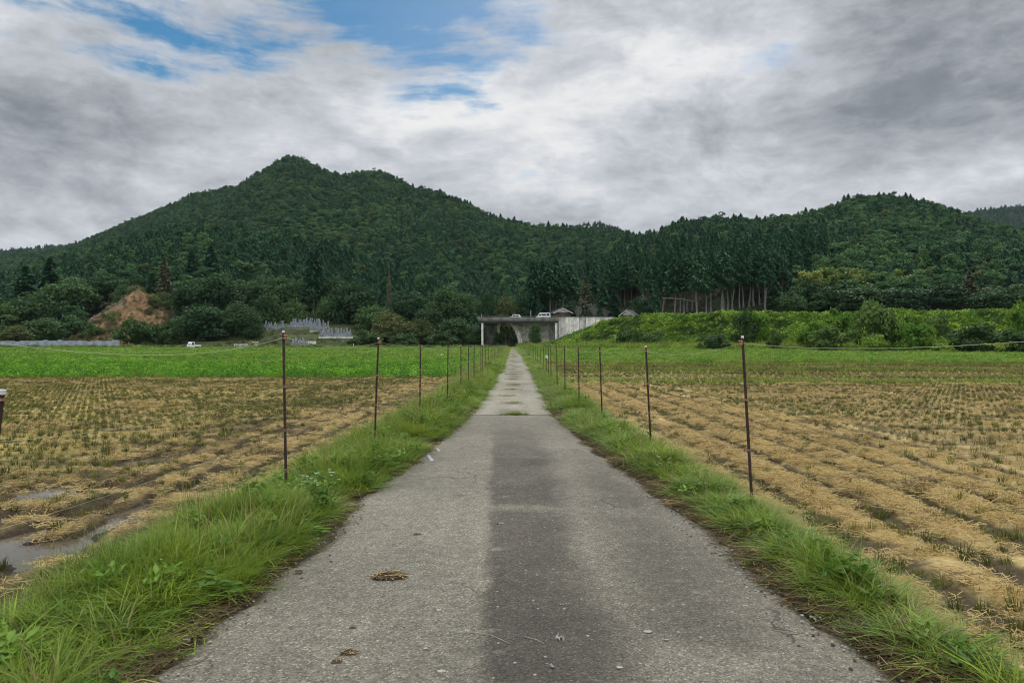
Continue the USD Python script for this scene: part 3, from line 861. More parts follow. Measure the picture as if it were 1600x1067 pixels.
for s in range(4): kind(f'broadleaf_tree_kind_{s:03d}', 10, 9, [('crown', crown_lobes(10.2, 9.2, -0.6, 40, 4400, 0.30, 300 + s, flat=0.95), M['broad']), ('trunk', trunk(7, 0.25, 300 + s), M['bark'])])
for s in range(2): kind(f'olive_tree_kind_{s:03d}', 10, 9, [('crown', crown_lobes(10.2, 9.2, -0.6, 38, 4000, 0.30, 310 + s, flat=0.95), M['olive']), ('trunk', trunk(7, 0.25, 310 + s), M['bark'])])
for s in range(3): kind(f'conifer_tree_kind_{s:03d}', 14, 5, [('crown', conifer_crown(14.2, 5.4, 1.2, 1900, 0.36, 320 + s, layers=16), M['conifer']), ('trunk', trunk(13, 0.22, 320 + s, 0), M['cedar_bark'])])
kind('withered_conifer_kind', 14, 5, [('crown', conifer_crown(14, 5.6, 1.0, 1500, 0.34, 330, layers=15), M['brown_leaf']), ('trunk', trunk(13, 0.22, 330, 0), M['cedar_bark'])])
for s in range(4):
    rngk = np.random.default_rng(340 + s)
    stubs = [tube([(0, 0, z), (0.9 * math.cos(a), 0.9 * math.sin(a), z + 0.15)], [0.05, 0.015], 4) for z, a in zip(rngk.uniform(4.5, 11, 7), rngk.uniform(0, 6.28, 7))]
    kind(f'cedar_kind_{s:03d}', 20, 5, [('crown', conifer_crown(20.5, 6.2, 9.6 + rngk.uniform(-1, 1), 1500, 0.42, 340 + s, layers=12, tip=0.36), M['conifer']),
                                      ('trunk', cat_([trunk(19, 0.27, 340 + s, 0)]), M['cedar_bark']), ('branch_stubs', cat_(stubs), M['cedar_bark'])])
for s in range(3): kind(f'bush_kind_{s:03d}', 4, 5, [('crown', crown_lobes(3.7, 5.0, -1.4, 26, 2400, 0.22, 350 + s, flat=1.0, shape='loose'), M['bush']), ('stems', trunk(2.2, 0.09, 350 + s, 3, 1.2), M['bark'])])
for s in range(2): kind(f'vine_bush_kind_{s:03d}', 4, 5, [('crown', crown_lobes(3.7, 5.2, -1.6, 26, 2400, 0.24, 360 + s, flat=1.0, shape='loose'), M['vine']), ('stems', trunk(2.2, 0.09, 360 + s, 3, 1.2), M['bark'])])


def bamboo(seed):
    rng = np.random.default_rng(seed)
    culms, C, N = [], [], []
    for k in range(5):
        a, ln = rng.random() * 2 * PI, rng.uniform(0.8, 2.3)
        t = np.linspace(0, 1, 9)
        p = np.stack([np.cos(a) * ln * t ** 2.6 + 0.5 * math.cos(a), np.sin(a) * ln * t ** 2.6 + 0.5 * math.sin(a), 12 * t - 1.2 * t ** 5 - 0.4], 1)
        culms.append(tube(p, 0.055 * (1 - 0.8 * t), 5))
        for j in range(230):
            q = rng.uniform(0.42, 1.0)
            c = np.array([np.interp(q, t, p[:, i]) for i in range(3)])
            d = rng.normal(size=3) * np.array([0.62, 0.62, 0.4]) * (1.35 - 0.75 * q)
            C.append(c + d + [0, 0, -0.15]); N.append(rng.normal(size=3) * 0.8 + [0, 0, 0.8])
    C, N = np.array(C), np.array(N)
    return cards(C, N, 0.27 * rng.uniform(0.6, 1.3, len(C)), rng, 1.5), cat_(culms)


for s in range(3):
    lv, cu = bamboo(370 + s)
    kind(f'bamboo_kind_{s:03d}', 12, 4.5, [('leaves', lv, M['bamboo']), ('culms', cu, M['stem'])])


def bare_shrub(seed):
    rng = np.random.default_rng(seed)
    parts = []
    for k in range(26):
        a = rng.random() * 2 * PI; r = rng.uniform(0.2, 2.2)
        e = np.array([math.cos(a) * r, math.sin(a) * r, rng.uniform(1.6, 4.0)])
        m = e * 0.5 + rng.normal(size=3) * 0.2
        parts.append(tube([(0.2 * math.cos(a), 0.2 * math.sin(a), -0.2), m, e], [0.05, 0.035, 0.012], 4, False))
        for j in range(7):
            s_ = m + (e - m) * rng.random(); t_ = s_ + rng.normal(size=3) * 0.45 + [0, 0, 0.2]
            parts.append(tube([s_, t_], [0.025, 0.01], 3, False))
    return cat_(parts)


kind('bare_shrub_kind', 4, 4.4, [('twigs', bare_shrub(380), M['grey_twig'])])
GROUPS = {'broadleaf_tree': 4, 'olive_tree': 2, 'conifer_tree': 3, 'cedar': 4, 'bush': 3, 'vine_bush': 2, 'bamboo': 3}
krng = np.random.default_rng(77)


def plant(kd, x, top, w, Y, label, cat='tree', group=None, base=None, name=None, dz=0.0, k=None):
    """A plant whose crown reaches the photo pixel (x, top), w pixels wide, standing on the land Y metres away."""
    n = GROUPS.get(kd)
    if k is None: k = int(krng.integers(0, n)) if n else 0
    src, H, Wd = KIND[f'{kd}_kind_{k:03d}' if n else f'{kd}_kind']
    X = (x - 800) * Y / F
    zb = at(x, base, Y)[2] if base is not None else land_z(X, Y) - 0.25
    zt = EYE + (533.5 - top) * Y / F
    sz, sx = (zt - zb) / H, w * Y / F / Wd
    return copy_of(src, name or kd, label, cat, (X, Y, zb + dz), krng.random() * 2 * PI, group, (sx, sx * krng.uniform(0.9, 1.1), sz))


# ------------------------------------------------------------------ bare earth scar, cemetery terraces
SCX, SCY = [85, 120, 140, 152, 165, 188, 202, 215, 226, 240, 258, 275, 290, 310], [538, 524, 508, 494, 470, 457, 454, 466, 462, 474, 480, 500, 528, 540]


def scar_z(X, Y):
    px_ = 800 + F * X / 272.0
    zt = EYE + (533.5 - np.interp(px_, SCX, SCY)) * 278 / F
    t = np.clip((Y - 248) / 30.0, 0, 1)
    rough = (fb(X, Y, 0.2, 150, 5) - 0.5) * 5.0 + (fb(X * 2.2, Y * 0.5, 0.6, 151, 4) - 0.5) * 2.6
    return -0.4 + (zt + 0.4) * t ** 0.85 + rough * sstep(t, 0.03, 0.3)


X, Y = np.meshgrid(np.linspace(at(85, 0, 272)[0], at(310, 0, 272)[0], 110), np.linspace(246, 286, 70))
Z = scar_z(X, Y)
v, f = grid_xy(X, Y, lambda a, b: Z)
n = fb(X * 1.5 + Y * 0.6, Y * 0.5 + Z * 0.3, 0.28, 152, 5)[..., None]
C = lerp((0.17, 0.10, 0.05), (0.33, 0.215, 0.11), n)
g_ = sstep(fb(X, Y + Z, 0.16, 153, 4), 0.5, 0.62)[..., None]
C = lerp(C, (0.055, 0.06, 0.025), g_ * 0.85)
left = (1 - sstep(800 + F * X / 272, 175, 205))[..., None] * sstep(Z, 6, 14)[..., None]
C = lerp(C, lerp((0.09, 0.075, 0.06), (0.2, 0.165, 0.13), n), left)
tag(obj('bare_slope', (v, f), M['scar'], tint=C.reshape(-1, 3)), 'orange bare earth scar cut into the foot of the left hill', kind='structure')

TERY = I([222, 229, 231, 240, 243, 251, 253.5, 259, 262, 276, 284], [-0.3, 0.4, 1.7, 2.1, 3.5, 4.2, 6.0, 6.6, 7.7, 9.5, 12.5])
X, Y = np.meshgrid(np.linspace(at(330, 0, 245)[0], at(600, 0, 245)[0], 90), np.linspace(222, 284, 90))
Z = TERY(Y) + 0.5 * (fb(X, Y, 0.3, 160) - 0.5)
v, f = grid_xy(X, Y, lambda a, b: Z)
n = fb(X, Y, 0.22, 161, 5)[..., None]
C = lerp(lerp((0.04, 0.055, 0.02), (0.085, 0.10, 0.035), n), (0.15, 0.115, 0.075), (sstep(n, 0.54, 0.66) * 0.7) * sstep(-np.abs(Y - 257), -9, -3)[..., None])
tag(obj('terraces', (v, f), M['hill'], tint=C.reshape(-1, 3)), 'stepped grassy terraces of the hillside cemetery', kind='structure')


def ter(x, Y, dz=0.0):
    X = (x - 800) * Y / F
    return np.array([X, Y, float(TERY(Y)) + dz])


def grave(kd, seed):
    c = class_xform(f'grave_stone_kind_{seed:03d}')
    r = np.random.default_rng(900 + seed)
    usdkit.mesh(stage, f'{c.GetPath()}/base', bevel_box(1.25, 1.1, 0.35, (0, 0, 0.12), 0.03), M['granite_dark' if seed == 1 else 'granite'])
    usdkit.mesh(stage, f'{c.GetPath()}/pedestal', cat_([bevel_box(0.85, 0.8, 0.38, (0, 0, 0.48), 0.02), bevel_box(0.62, 0.6, 0.3, (0, 0, 0.82), 0.02)]), M['granite'])
    top = cat_([bevel_box(0.36, 0.36, 0.92, (0, 0, 1.43), 0.03)]) if kd == 'pillar' else cat_([bevel_box(0.55, 0.3, 0.6, (0, 0, 1.27), 0.06)])
    usdkit.mesh(stage, f'{c.GetPath()}/pillar', top, M['granite_dark' if seed == 2 else 'granite'])
    usdkit.mesh(stage, f'{c.GetPath()}/flower_vase', cat_([bevel_box(0.14, 0.14, 0.25, (-0.38, -0.38, 0.42), 0.01), bevel_box(0.14, 0.14, 0.25, (0.38, -0.38, 0.42), 0.01)]), M['granite'])
    return c


GR = [grave('pillar', 0), grave('pillar', 1), grave('pillar', 2), grave('slab', 3)]
grng = np.random.default_rng(17)
rows = (('back row of the topmost terrace', 456, 500, 262.8, 13), ('front row of the topmost terrace', 452, 506, 260, 13), ('front row of the upper left terrace', 412, 446, 254.5, 7), ('back row of the upper left terrace', 414, 440, 257, 5),
        ('single row of the middle terrace', 486, 514, 254.5, 7), ('back row of the right terrace', 500, 549, 245.5, 11), ('front row of the right terrace', 503, 547, 243.6, 9), ('front row of the lowest terrace', 455, 482, 226.5, 7), ('back row of the lowest terrace', 457, 480, 228, 5))
for (where, xa, xb, Y, cnt) in rows:
    for k in range(cnt):
        x = xa + (xb - xa) * (k + 0.5 + 0.3 * grng.normal() * 0.6) / cnt
        p = ter(x, Y + grng.normal() * 0.25)
        copy_of(GR[int(grng.integers(0, 4))], 'grave_stone', f'grey grave stone, {ORD[k]} from the left in the {where}', 'grave stone', p, grng.normal() * 0.06, 'grave stones of the hillside cemetery', (grng.uniform(.9, 1.15), 1, grng.uniform(0.85, 1.55)))


def terrace_wall(xa, xb, Y, z0, h, label, mat='concrete_white', n=6):
    a, b = (xa - 800) * Y / F, (xb - 800) * Y / F
    t = thing('terrace_wall', label, 'wall', ((a + b) / 2, Y, z0))
    w = (b - a) / n
    for k in range(n): obj('panel', bevel_box(w - 0.04, 0.3, h, (a - (a + b) / 2 + w * (k + 0.5), 0, h / 2), 0.02), M[mat], t)
    obj('coping', bevel_box(b - a + 0.2, 0.42, 0.12, (0, 0, h + 0.06), 0.02), M['concrete'], t)


terrace_wall(462, 494, 230.2, 0.2, 1.75, 'pale concrete wall at the bottom right of the cemetery', n=5)
terrace_wall(498, 552, 241.6, 1.9, 1.5, 'low pale wall carrying the right terrace of graves', 'concrete_white', 7)
terrace_wall(484, 516, 252.2, 4.1, 1.5, 'short grey wall under the middle terrace of graves', 'concrete', 4)
terrace_wall(430, 478, 252.4, 3.4, 0.7, 'low pale kerb wall left of the cemetery steps', 'concrete', 5)
terrace_wall(448, 500, 259.3, 6.3, 1.0, 'long grey wall under the topmost terrace of graves', 'granite', 6)

# ------------------------------------------------------------------ underpass bridge and retaining wall
BY = 222.0
B = thing('overpass', 'concrete highway overpass crossing the end of the farm road', 'bridge', (0, BY, 0))
x0, x1 = -10.3, 13.9
obj('deck', cat_([box(x1 - x0, 10.4, 0.42, ((x0 + x1) / 2, 5.0, 8.19))]), M['concrete_dark'], B)
obj('parapet', bevel_box(x1 - x0 + 0.1, 0.35, 0.75, ((x0 + x1) / 2, -0.1, 8.72), 0.03), M['concrete_dark'], B)
obj('parapet', bevel_box(x1 - x0 + 0.1, 0.35, 0.75, ((x0 + x1) / 2, 10.1, 8.72), 0.03), M['concrete_dark'], B)
for k in range(5): obj('girder', cat_([box(x1 - x0 - 0.3, 0.12, 0.55, ((x0 + x1) / 2, 0.45 + 2.3 * k, 7.68)), box(x1 - x0 - 0.3, 0.5, 0.07, ((x0 + x1) / 2, 0.45 + 2.3 * k, 7.38))]), M['steel_dark'], B)
gr = obj('guard_rail', cat_([tube([(x0, -0.1, 9.42), (x1, -0.1, 9.42)], 0.06, 6), tube([(x0, -0.1, 9.22), (x1, -0.1, 9.22)], 0.04, 6)]), M['steel_dark'], B)
for k in range(13): obj('rail_post', box(0.08, 0.08, 0.42, (x0 + 0.6 + k * (x1 - x0 - 1.2) / 12, -0.1, 9.27)), M['steel_dark'], gr)
obj('column', bevel_box(0.62, 0.9, 8.1, (-8.95, 0.6, 3.3), 0.04), M['concrete_white'], B)
obj('column', bevel_box(0.75, 0.9, 8.1, (13.35, 0.6, 3.3), 0.04), M['concrete_white'], B)
obj('pier', bevel_box(0.95, 1.1, 8.1, (-4.3, 9.0, 3.3), 0.05), M['concrete_white'], B)
obj('abutment', box(4.2, 1.2, 8.0, (-7.2, 10.6, 3.35)), M['concrete_dark'], B)
curve = [(-0.75, 7.34), (0.1, 6.3), (0.8, 5.1), (1.35, 3.8), (1.75, 2.4), (2.0, 1.0), (2.1, -0.6)]
obj('abutment', prism([(13.0, -0.6), (13.0, 7.34)] + curve, 4.0, 12.0, 'y'), M['concrete'], B)
edge = curve + [(x + (1.25 if z > 5.5 else 1.3), z) for x, z in curve[::-1]]
obj('curved_edge', prism(edge, 3.6, 3.995, 'y'), M['concrete_white'], B)
for k in range(9): obj('course', box(10.2 - 0.12 * k * 0, 0.03, 0.05, (7.7, 3.985, 0.5 + 0.75 * k)), M['concrete_dark'], B)

Rw = thing('retaining_wall', 'stained pale concrete retaining wall right of the overpass', 'wall', (14.0, BY, 0))
nw = 8
for k in range(nw):
    w = 16.5 / nw
    obj('panel', bevel_box(w - 0.03, 0.6, 9.6, (w * (k + 0.5) + 0.05, 0.1, 4.3), 0.02), M['concrete_white' if k % 3 else 'concrete'], Rw)
obj('coping', bevel_box(16.7, 0.8, 0.22, (8.3, 0.1, 9.22), 0.03), M['concrete_dark'], Rw)
# carriageway on top
v, f = grid(np.linspace(14, 330, 60), np.linspace(0, 1, 8), lambda X, Y: X * 0 + 8.42)
v[:, 1] = np.where(v[:, 0] < 40, 222.5, CREST(v[:, 0]) + 2.0) + v[:, 1] * 9.5
tag(obj('highway', (v, f), M['road'], tint=np.tile((0.08, 0.08, 0.08), (len(v), 1))), 'highway carriageway on top of the embankment', kind='structure')


# ------------------------------------------------------------------ vehicles
def wheel(x, y, r, parent, w=0.17):
    t = obj('wheel', moved(lathe([(0, -w / 2), (r * 0.9, -w / 2), (r, -w / 3), (r, w / 3), (r * 0.9, w / 2), (0, w / 2)], 18), (0, 0, 0), rx=PI / 2), M['rubber'], parent)
    return t


def wheel_at(x, y, r, parent):
    w = 0.17
    tyre = moved(lathe([(0.0, -w / 2), (r * 0.88, -w / 2), (r, -w / 3), (r, w / 3), (r * 0.88, w / 2), (0.0, w / 2)], 18), (x, y, r), rx=PI / 2)
    t = obj('wheel', tyre, M['rubber'], parent)
    obj('rim', moved(lathe([(0.0, -w / 2 - 0.012), (r * 0.6, -w / 2 - 0.012), (r * 0.6, w / 2 + 0.012), (0.0, w / 2 + 0.012)], 14), (x, y, r), rx=PI / 2), M['chrome'], t)


def car(name, label, cat, loc, rz, prof, L, Wd, glass, wheels, r):
    """Side profile in (x along the car, z), extruded over its width with tucked-in upper sides."""
    t = thing(name, label, cat, loc, rz)
    v, f = prism(prof, -Wd / 2, Wd / 2, 'y')
    zb = 0.9
    k = np.clip((v[:, 2] - zb) / 1.0, 0, 1)
    v[:, 1] *= 1 - 0.12 * k
    obj('body', (v, f), M['white_paint'], t)
    for (x0, x1, z0, z1, sl0, sl1) in glass:            # side windows
        for s in (-1, 1):
            yb, yt = s * Wd / 2 * (1 - 0.12 * np.clip((z0 - zb), 0, 1)) + s * 0.012, s * Wd / 2 * (1 - 0.12 * np.clip((z1 - zb), 0, 1)) + s * 0.012
            P = np.array([(x0, yb, z0), (x1, yb, z0), (x1 + sl1, yt, z1), (x0 + sl0, yt, z1)])
            Q = P - [0, s * 0.03, 0]
            obj('side_window', trimesh.convex.convex_hull(np.vstack([P, Q])), M['glass_dark'], t)
    for x in wheels:
        for s in (-1, 1): wheel_at(x, s * (Wd / 2 - 0.08), r, t)
    return t


def slab_between(a, b, wa, wb, th, off):
    """A pane between two (x, z) points on the profile, set a little proud of it."""
    d = np.array([b[0] - a[0], b[1] - a[1]]); n = np.array([-d[1], d[0]]) / np.linalg.norm(d) * off
    P = []
    for (q, w) in ((a, wa), (b, wb)):
        for s in (-1, 1):
            P += [(q[0] + n[0], s * w, q[1] + n[1]), (q[0] + n[0] - n[0] / abs(off) * th, s * w, q[1] + n[1] - n[1] / abs(off) * th)]
    return trimesh.convex.convex_hull(np.array(P))


# van on the overpass, heading left (front towards -x)
vp = [(-2.2, 0.28), (2.15, 0.28), (2.2, 0.9), (2.12, 1.25), (2.0, 2.1), (1.85, 2.2), (-0.95, 2.2), (-1.2, 2.12), (-1.85, 1.3), (-2.22, 1.05), (-2.28, 0.6)]
vl = at(849, 0, 226.5)
van = car('van', 'white van with dark side windows driving over the overpass', 'van', (vl[0], 226.5, 8.42), 0.0, vp, 4.4, 1.75,
          [(-1.55, -0.75, 1.35, 1.95, 0.35, 0.0), (-0.65, 0.75, 1.35, 1.98, 0, 0), (0.85, 1.9, 1.35, 1.98, 0, -0.1)], (-1.45, 1.4), 0.33)
obj('windscreen', slab_between((-1.83, 1.34), (-1.25, 2.05), 0.72, 0.66, 0.02, 0.015), M['glass_dark'], van)
for s in (-1, 1): obj('headlight', bevel_box(0.1, 0.3, 0.18, (-2.22, s * 0.62, 0.86), 0.02), M['chrome'], van)
obj('bumper', bevel_box(0.12, 1.6, 0.25, (-2.24, 0, 0.45), 0.03), M['white_paint'], van)
cp = [(-1.75, 0.25), (1.7, 0.25), (1.78, 0.7), (1.7, 1.0), (1.35, 1.55), (1.0, 1.7), (-0.55, 1.7), (-0.85, 1.6), (-1.3, 1.05), (-1.75, 0.92), (-1.85, 0.55)]
cl = at(805.5, 0, 227)
car_ = car('car', 'small white car on the left part of the overpass, only its roof showing', 'car', (cl[0], 227, 8.42), 0.0, cp, 3.6, 1.55,
           [(-0.95, -0.05, 1.05, 1.5, 0.28, 0), (0.03, 0.95, 1.05, 1.5, 0, -0.05)], (-1.15, 1.15), 0.28)
obj('windscreen', slab_between((-1.27, 1.1), (-0.88, 1.55), 0.62, 0.58, 0.02, 0.015), M['glass_dark'], car_)
# small farm truck at the field edge: cab forward, open bed behind; front points along local -x
tp = [(-1.62, 0.3), (-0.25, 0.3), (-0.25, 1.72), (-0.4, 1.8), (-1.05, 1.8), (-1.2, 1.72), (-1.55, 0.95), (-1.66, 0.85)]
kl = at(303, 546, 196)
truck = car('farm_truck', 'small white farm truck parked at the far edge of the green crop field', 'truck', (kl[0], 196, -0.1), 1.05, tp, 3.3, 1.45,
            [(-1.2, -0.45, 1.0, 1.6, 0.2, 0.0)], (-1.1, 1.05), 0.27)
obj('windscreen', slab_between((-1.52, 1.0), (-1.2, 1.66), 0.6, 0.55, 0.02, 0.015), M['glass_dark'], truck)
for s in (-1, 1): obj('headlight', bevel_box(0.06, 0.24, 0.16, (-1.65, s * 0.52, 0.68), 0.02), M['chrome'], truck)
bed = obj('cargo_bed', cat_([bevel_box(1.9, 1.42, 0.12, (0.75, 0, 0.62), 0.02)]), M['white_paint'], truck)
for (sx, sy, c) in ((1.9, 0.05, (0.75, 0.69, 0.84)), (1.9, 0.05, (0.75, -0.69, 0.84)), (0.05, 1.33, (1.68, 0, 0.84)), (0.05, 1.33, (-0.17, 0, 1.0))):
    obj('side_board', bevel_box(sx, sy, 0.32 if c[0] > 0 else 0.7, c, 0.01), M['white_paint'], bed)
obj('chassis', box(3.0, 0.7, 0.16, (0.1, 0, 0.42)), M['rubber'], truck)
obj('front_bumper', bevel_box(0.08, 1.35, 0.16, (-1.69, 0, 0.42), 0.02), M['granite_dark'], truck)


# ------------------------------------------------------------------ houses behind the highway
def house(x, Y, w, d, zb, ze, zr, rz, label):
    h = thing('house', label, 'house', (at(x, 0, Y)[0], Y, zb), rz)
    hw, he, hr = w / 2, ze - zb, zr - zb
    obj('wall', prism([(-hw, 0), (hw, 0), (hw, he - 0.2), (0, hr - 0.15), (-hw, he - 0.2)], -d / 2, d / 2, 'y'), M['wood'], h)
    obj('gable', prism([(-hw * 0.78, he - 0.05), (hw * 0.78, he - 0.05), (0, hr - 0.12)], -d / 2 - 0.05, -d / 2 - 0.004, 'y'), M['plaster'], h)
    for s in (-1, 1):
        a, b = np.array([0, hr + 0.12]), np.array([s * (hw + 0.7), he - 0.35])
        n = np.array([0.0, 0.16])
        poly = [tuple(a), tuple(b), tuple(b + n), tuple(a + n)]
        obj('roof', prism(poly if s < 0 else poly[::-1], -d / 2 - 0.6, d / 2 + 0.6, 'y'), M['roof'], h)
    for s in (-1, 1):
        a, b = np.array([0, hr - 0.1]), np.array([s * (hw + 0.66), he - 0.55])
        obj('barge_board', prism([tuple(a), tuple(b), tuple(b + [0, 0.22]), tuple(a + [0, 0.22])][::1 if s < 0 else -1], -d / 2 - 0.66, -d / 2 - 0.605, 'y'), M['plaster'], h)
    obj('ridge', tube([(0, -d / 2 - 0.62, hr + 0.3), (0, d / 2 + 0.62, hr + 0.3)], 0.16, 8), M['roof'], h)
    wn = obj('window', box(w * 0.28, 0.06, 0.9, (0, -d / 2 - 0.03, he - 0.9)), M['glass_dark'], h)
    obj('frame', cat_([box(w * 0.3, 0.08, 0.07, (0, -d / 2 - 0.04, he - 0.42)), box(w * 0.3, 0.08, 0.07, (0, -d / 2 - 0.04, he - 1.38)), box(0.06, 0.08, 0.9, (0, -d / 2 - 0.05, he - 0.9))]), M['wood'], wn)


house(876, 244, 5.2, 8, 8.2, 11.35, 12.55, 0.12, 'white gabled house with dark roof showing above the overpass beside the van')
house(985, 244, 4.0, 8, 8.2, 10.5, 11.95, -0.45, 'dark roofed house with white gable trim above the vine covered embankment')
for k, (x, top, w) in enumerate(((903, 477, 15), (929, 474, 22), (946, 480, 18))):
    plant('bare_shrub', x, top, w, 236 + k, ['grey leafless shrub just right of the white gabled house', 'large grey leafless shrub above the retaining wall', 'grey leafless shrub where the retaining wall meets the vines'][k], 'shrub', name='bare_shrub', base=497)

# leaning dead trunk among the plantation
p0, p1, p2 = at(1034, 492, 232), at(1038, 466, 232), at(1092, 472, 236)
lt = thing('leaning_dead_tree', 'broken dead tree leaning sideways in front of the cedar trunks', 'dead tree', p0)
obj('stump', tube([(0, 0, -1), (p1 - p0) * 0.6, (p1 - p0) + [0, 0, 0.3]], [0.3, 0.24, 0.16], 7), M['bark'], lt)
obj('fallen_stem', tube([(p1 - p0) + [-0.6, 0, 0.05], ((p1 + p2) / 2 - p0) + [0, 0, 0.3], p2 - p0], [0.24, 0.19, 0.1], 7), M['bark'], lt)

# ------------------------------------------------------------------ things at the far edge of the left field
tf = thing('sheet_fence', 'low pale blue corrugated sheet fence below the bare slope', 'fence', (at(0, 0, 216)[0], 216, -0.3))
xa, xb = -46.0 + 0, at(187, 0, 216)[0] - at(0, 0, 216)[0]
n = 58
for k in range(n):
    w = (xb - xa) / n
    x = xa + w * (k + 0.5)
    h = 2.35 + 0.25 * math.sin(k * 1.7) * (k % 3 == 0)
    t_ = np.linspace(0, 1, 9)
    zig = 0.05 * np.where(np.arange(9) % 2, 1, -1)
    front = np.stack([x + (t_ - 0.5) * (w - 0.02), zig, 0 * t_], 1)
    vv = np.vstack([front, front + [0, 0, h], front + [0, 0.04, 0], front + [0, 0.04, h]])
    q = []
    for i in range(8): q += [[i, i + 1, 9 + i + 1], [i, 9 + i + 1, 9 + i], [18 + i, 27 + i + 1, 18 + i + 1], [18 + i, 27 + i, 27 + i + 1], [9 + i, 10 + i, 28 + i], [9 + i, 28 + i, 27 + i]]
    obj('sheet_panel', (vv, np.array(q)), M['tin'], tf)
    if k % 4 == 0: obj('fence_post', box(0.08, 0.08, 2.5, (x - w / 2, 0.15, 1.2)), M['wood'], tf)
gf = thing('picket_fence', 'short white picket fence below the cemetery terraces', 'fence', at(365, 543, 208))
w_ = (388 - 365) * 208 / F
for k in range(12): obj('picket', bevel_box(0.13, 0.06, 1.15, (w_ * (k + 0.5) / 12, 0, 0.5), 0.01), M['plaster'], gf)
for z in (0.35, 0.85): obj('rail', box(w_, 0.05, 0.09, (w_ / 2, 0.06, z)), M['plaster'], gf)
gp = thing('gate_pillar', 'pale square pillar beside the white picket fence', 'pillar', at(400, 544, 210))
obj('shaft', bevel_box(0.8, 0.7, 1.6, (0, 0, 0.75), 0.04), M['concrete'], gp); obj('cap', bevel_box(1.5, 0.9, 0.25, (-0.2, 0, 1.68), 0.04), M['concrete_white'], gp)
mp = thing('marker_post', 'short white marker post at the field edge right of the cemetery', 'post', at(552.5, 544, 208))
obj('pole', tube([(0, 0, -0.3), (0, 0, 1.25)], 0.1, 8), M['plaster'], mp); obj('top', lathe([(0, 0.12), (0.1, 0.06), (0.1, 0)], 8, (0, 0, 1.25)), M['plaster'], mp)
for (x, yb, yt, Y, lab) in ((829.5, 495, 484, 223.5, 'thin white reflector post on the overpass left of the van'), (752, 496, 490, 222.6, 'small white reflector post at the left end of the overpass')):
    b0 = at(x, yb, Y)
    q = thing('reflector_post', lab, 'post', (b0[0], Y, 8.8))
    hh = EYE + (533.5 - yt) * Y / F - 8.8
    obj('pole', tube([(0, 0, -0.1), (0, 0, hh)], 0.06, 6), M['plaster'], q); obj('reflector', bevel_box(0.2, 0.06, 0.25, (0, -0.06, hh - 0.15), 0.02), M['ceramic'], q)


def crumpled(w, d, h, seed, n=14):
    x, y = np.meshgrid(np.linspace(-1, 1, n), np.linspace(-1, 1, n))
    z = h * np.maximum(0.06, (1 - x ** 2) * (1 - y ** 2)) * (0.4 + 1.2 * fb(x, y, 1.8, seed))
    X, Y_ = x * w / 2 * (1 + 0.25 * (fb(x, y, 1.3, seed + 1) - .5)), y * d / 2 * (1 + 0.25 * (fb(x, y, 1.3, seed + 2) - .5))
    v, f = grid_xy(X, Y_, lambda a, b: z)
    lo = v.copy(); lo[:, 2] -= 0.03
    return np.vstack([v, lo]), np.vstack([f, f[:, ::-1] + len(v)])


tag(obj('plastic_sheet', moved(crumpled(3.2, 7, 0.75, 180), at(690, 562, 98) - [0, 0, 0.1]), M['sheet'], smooth=True), 'crumpled pale plastic sheet lying in the green crop field', 'plastic sheet')
tag(obj('plastic_bag', moved(crumpled(0.45, 0.5, 0.5, 185), at(854, 561, 83)), M['sheet'], smooth=True), 'small white plastic bag by the right fence posts in the grass', 'plastic bag')

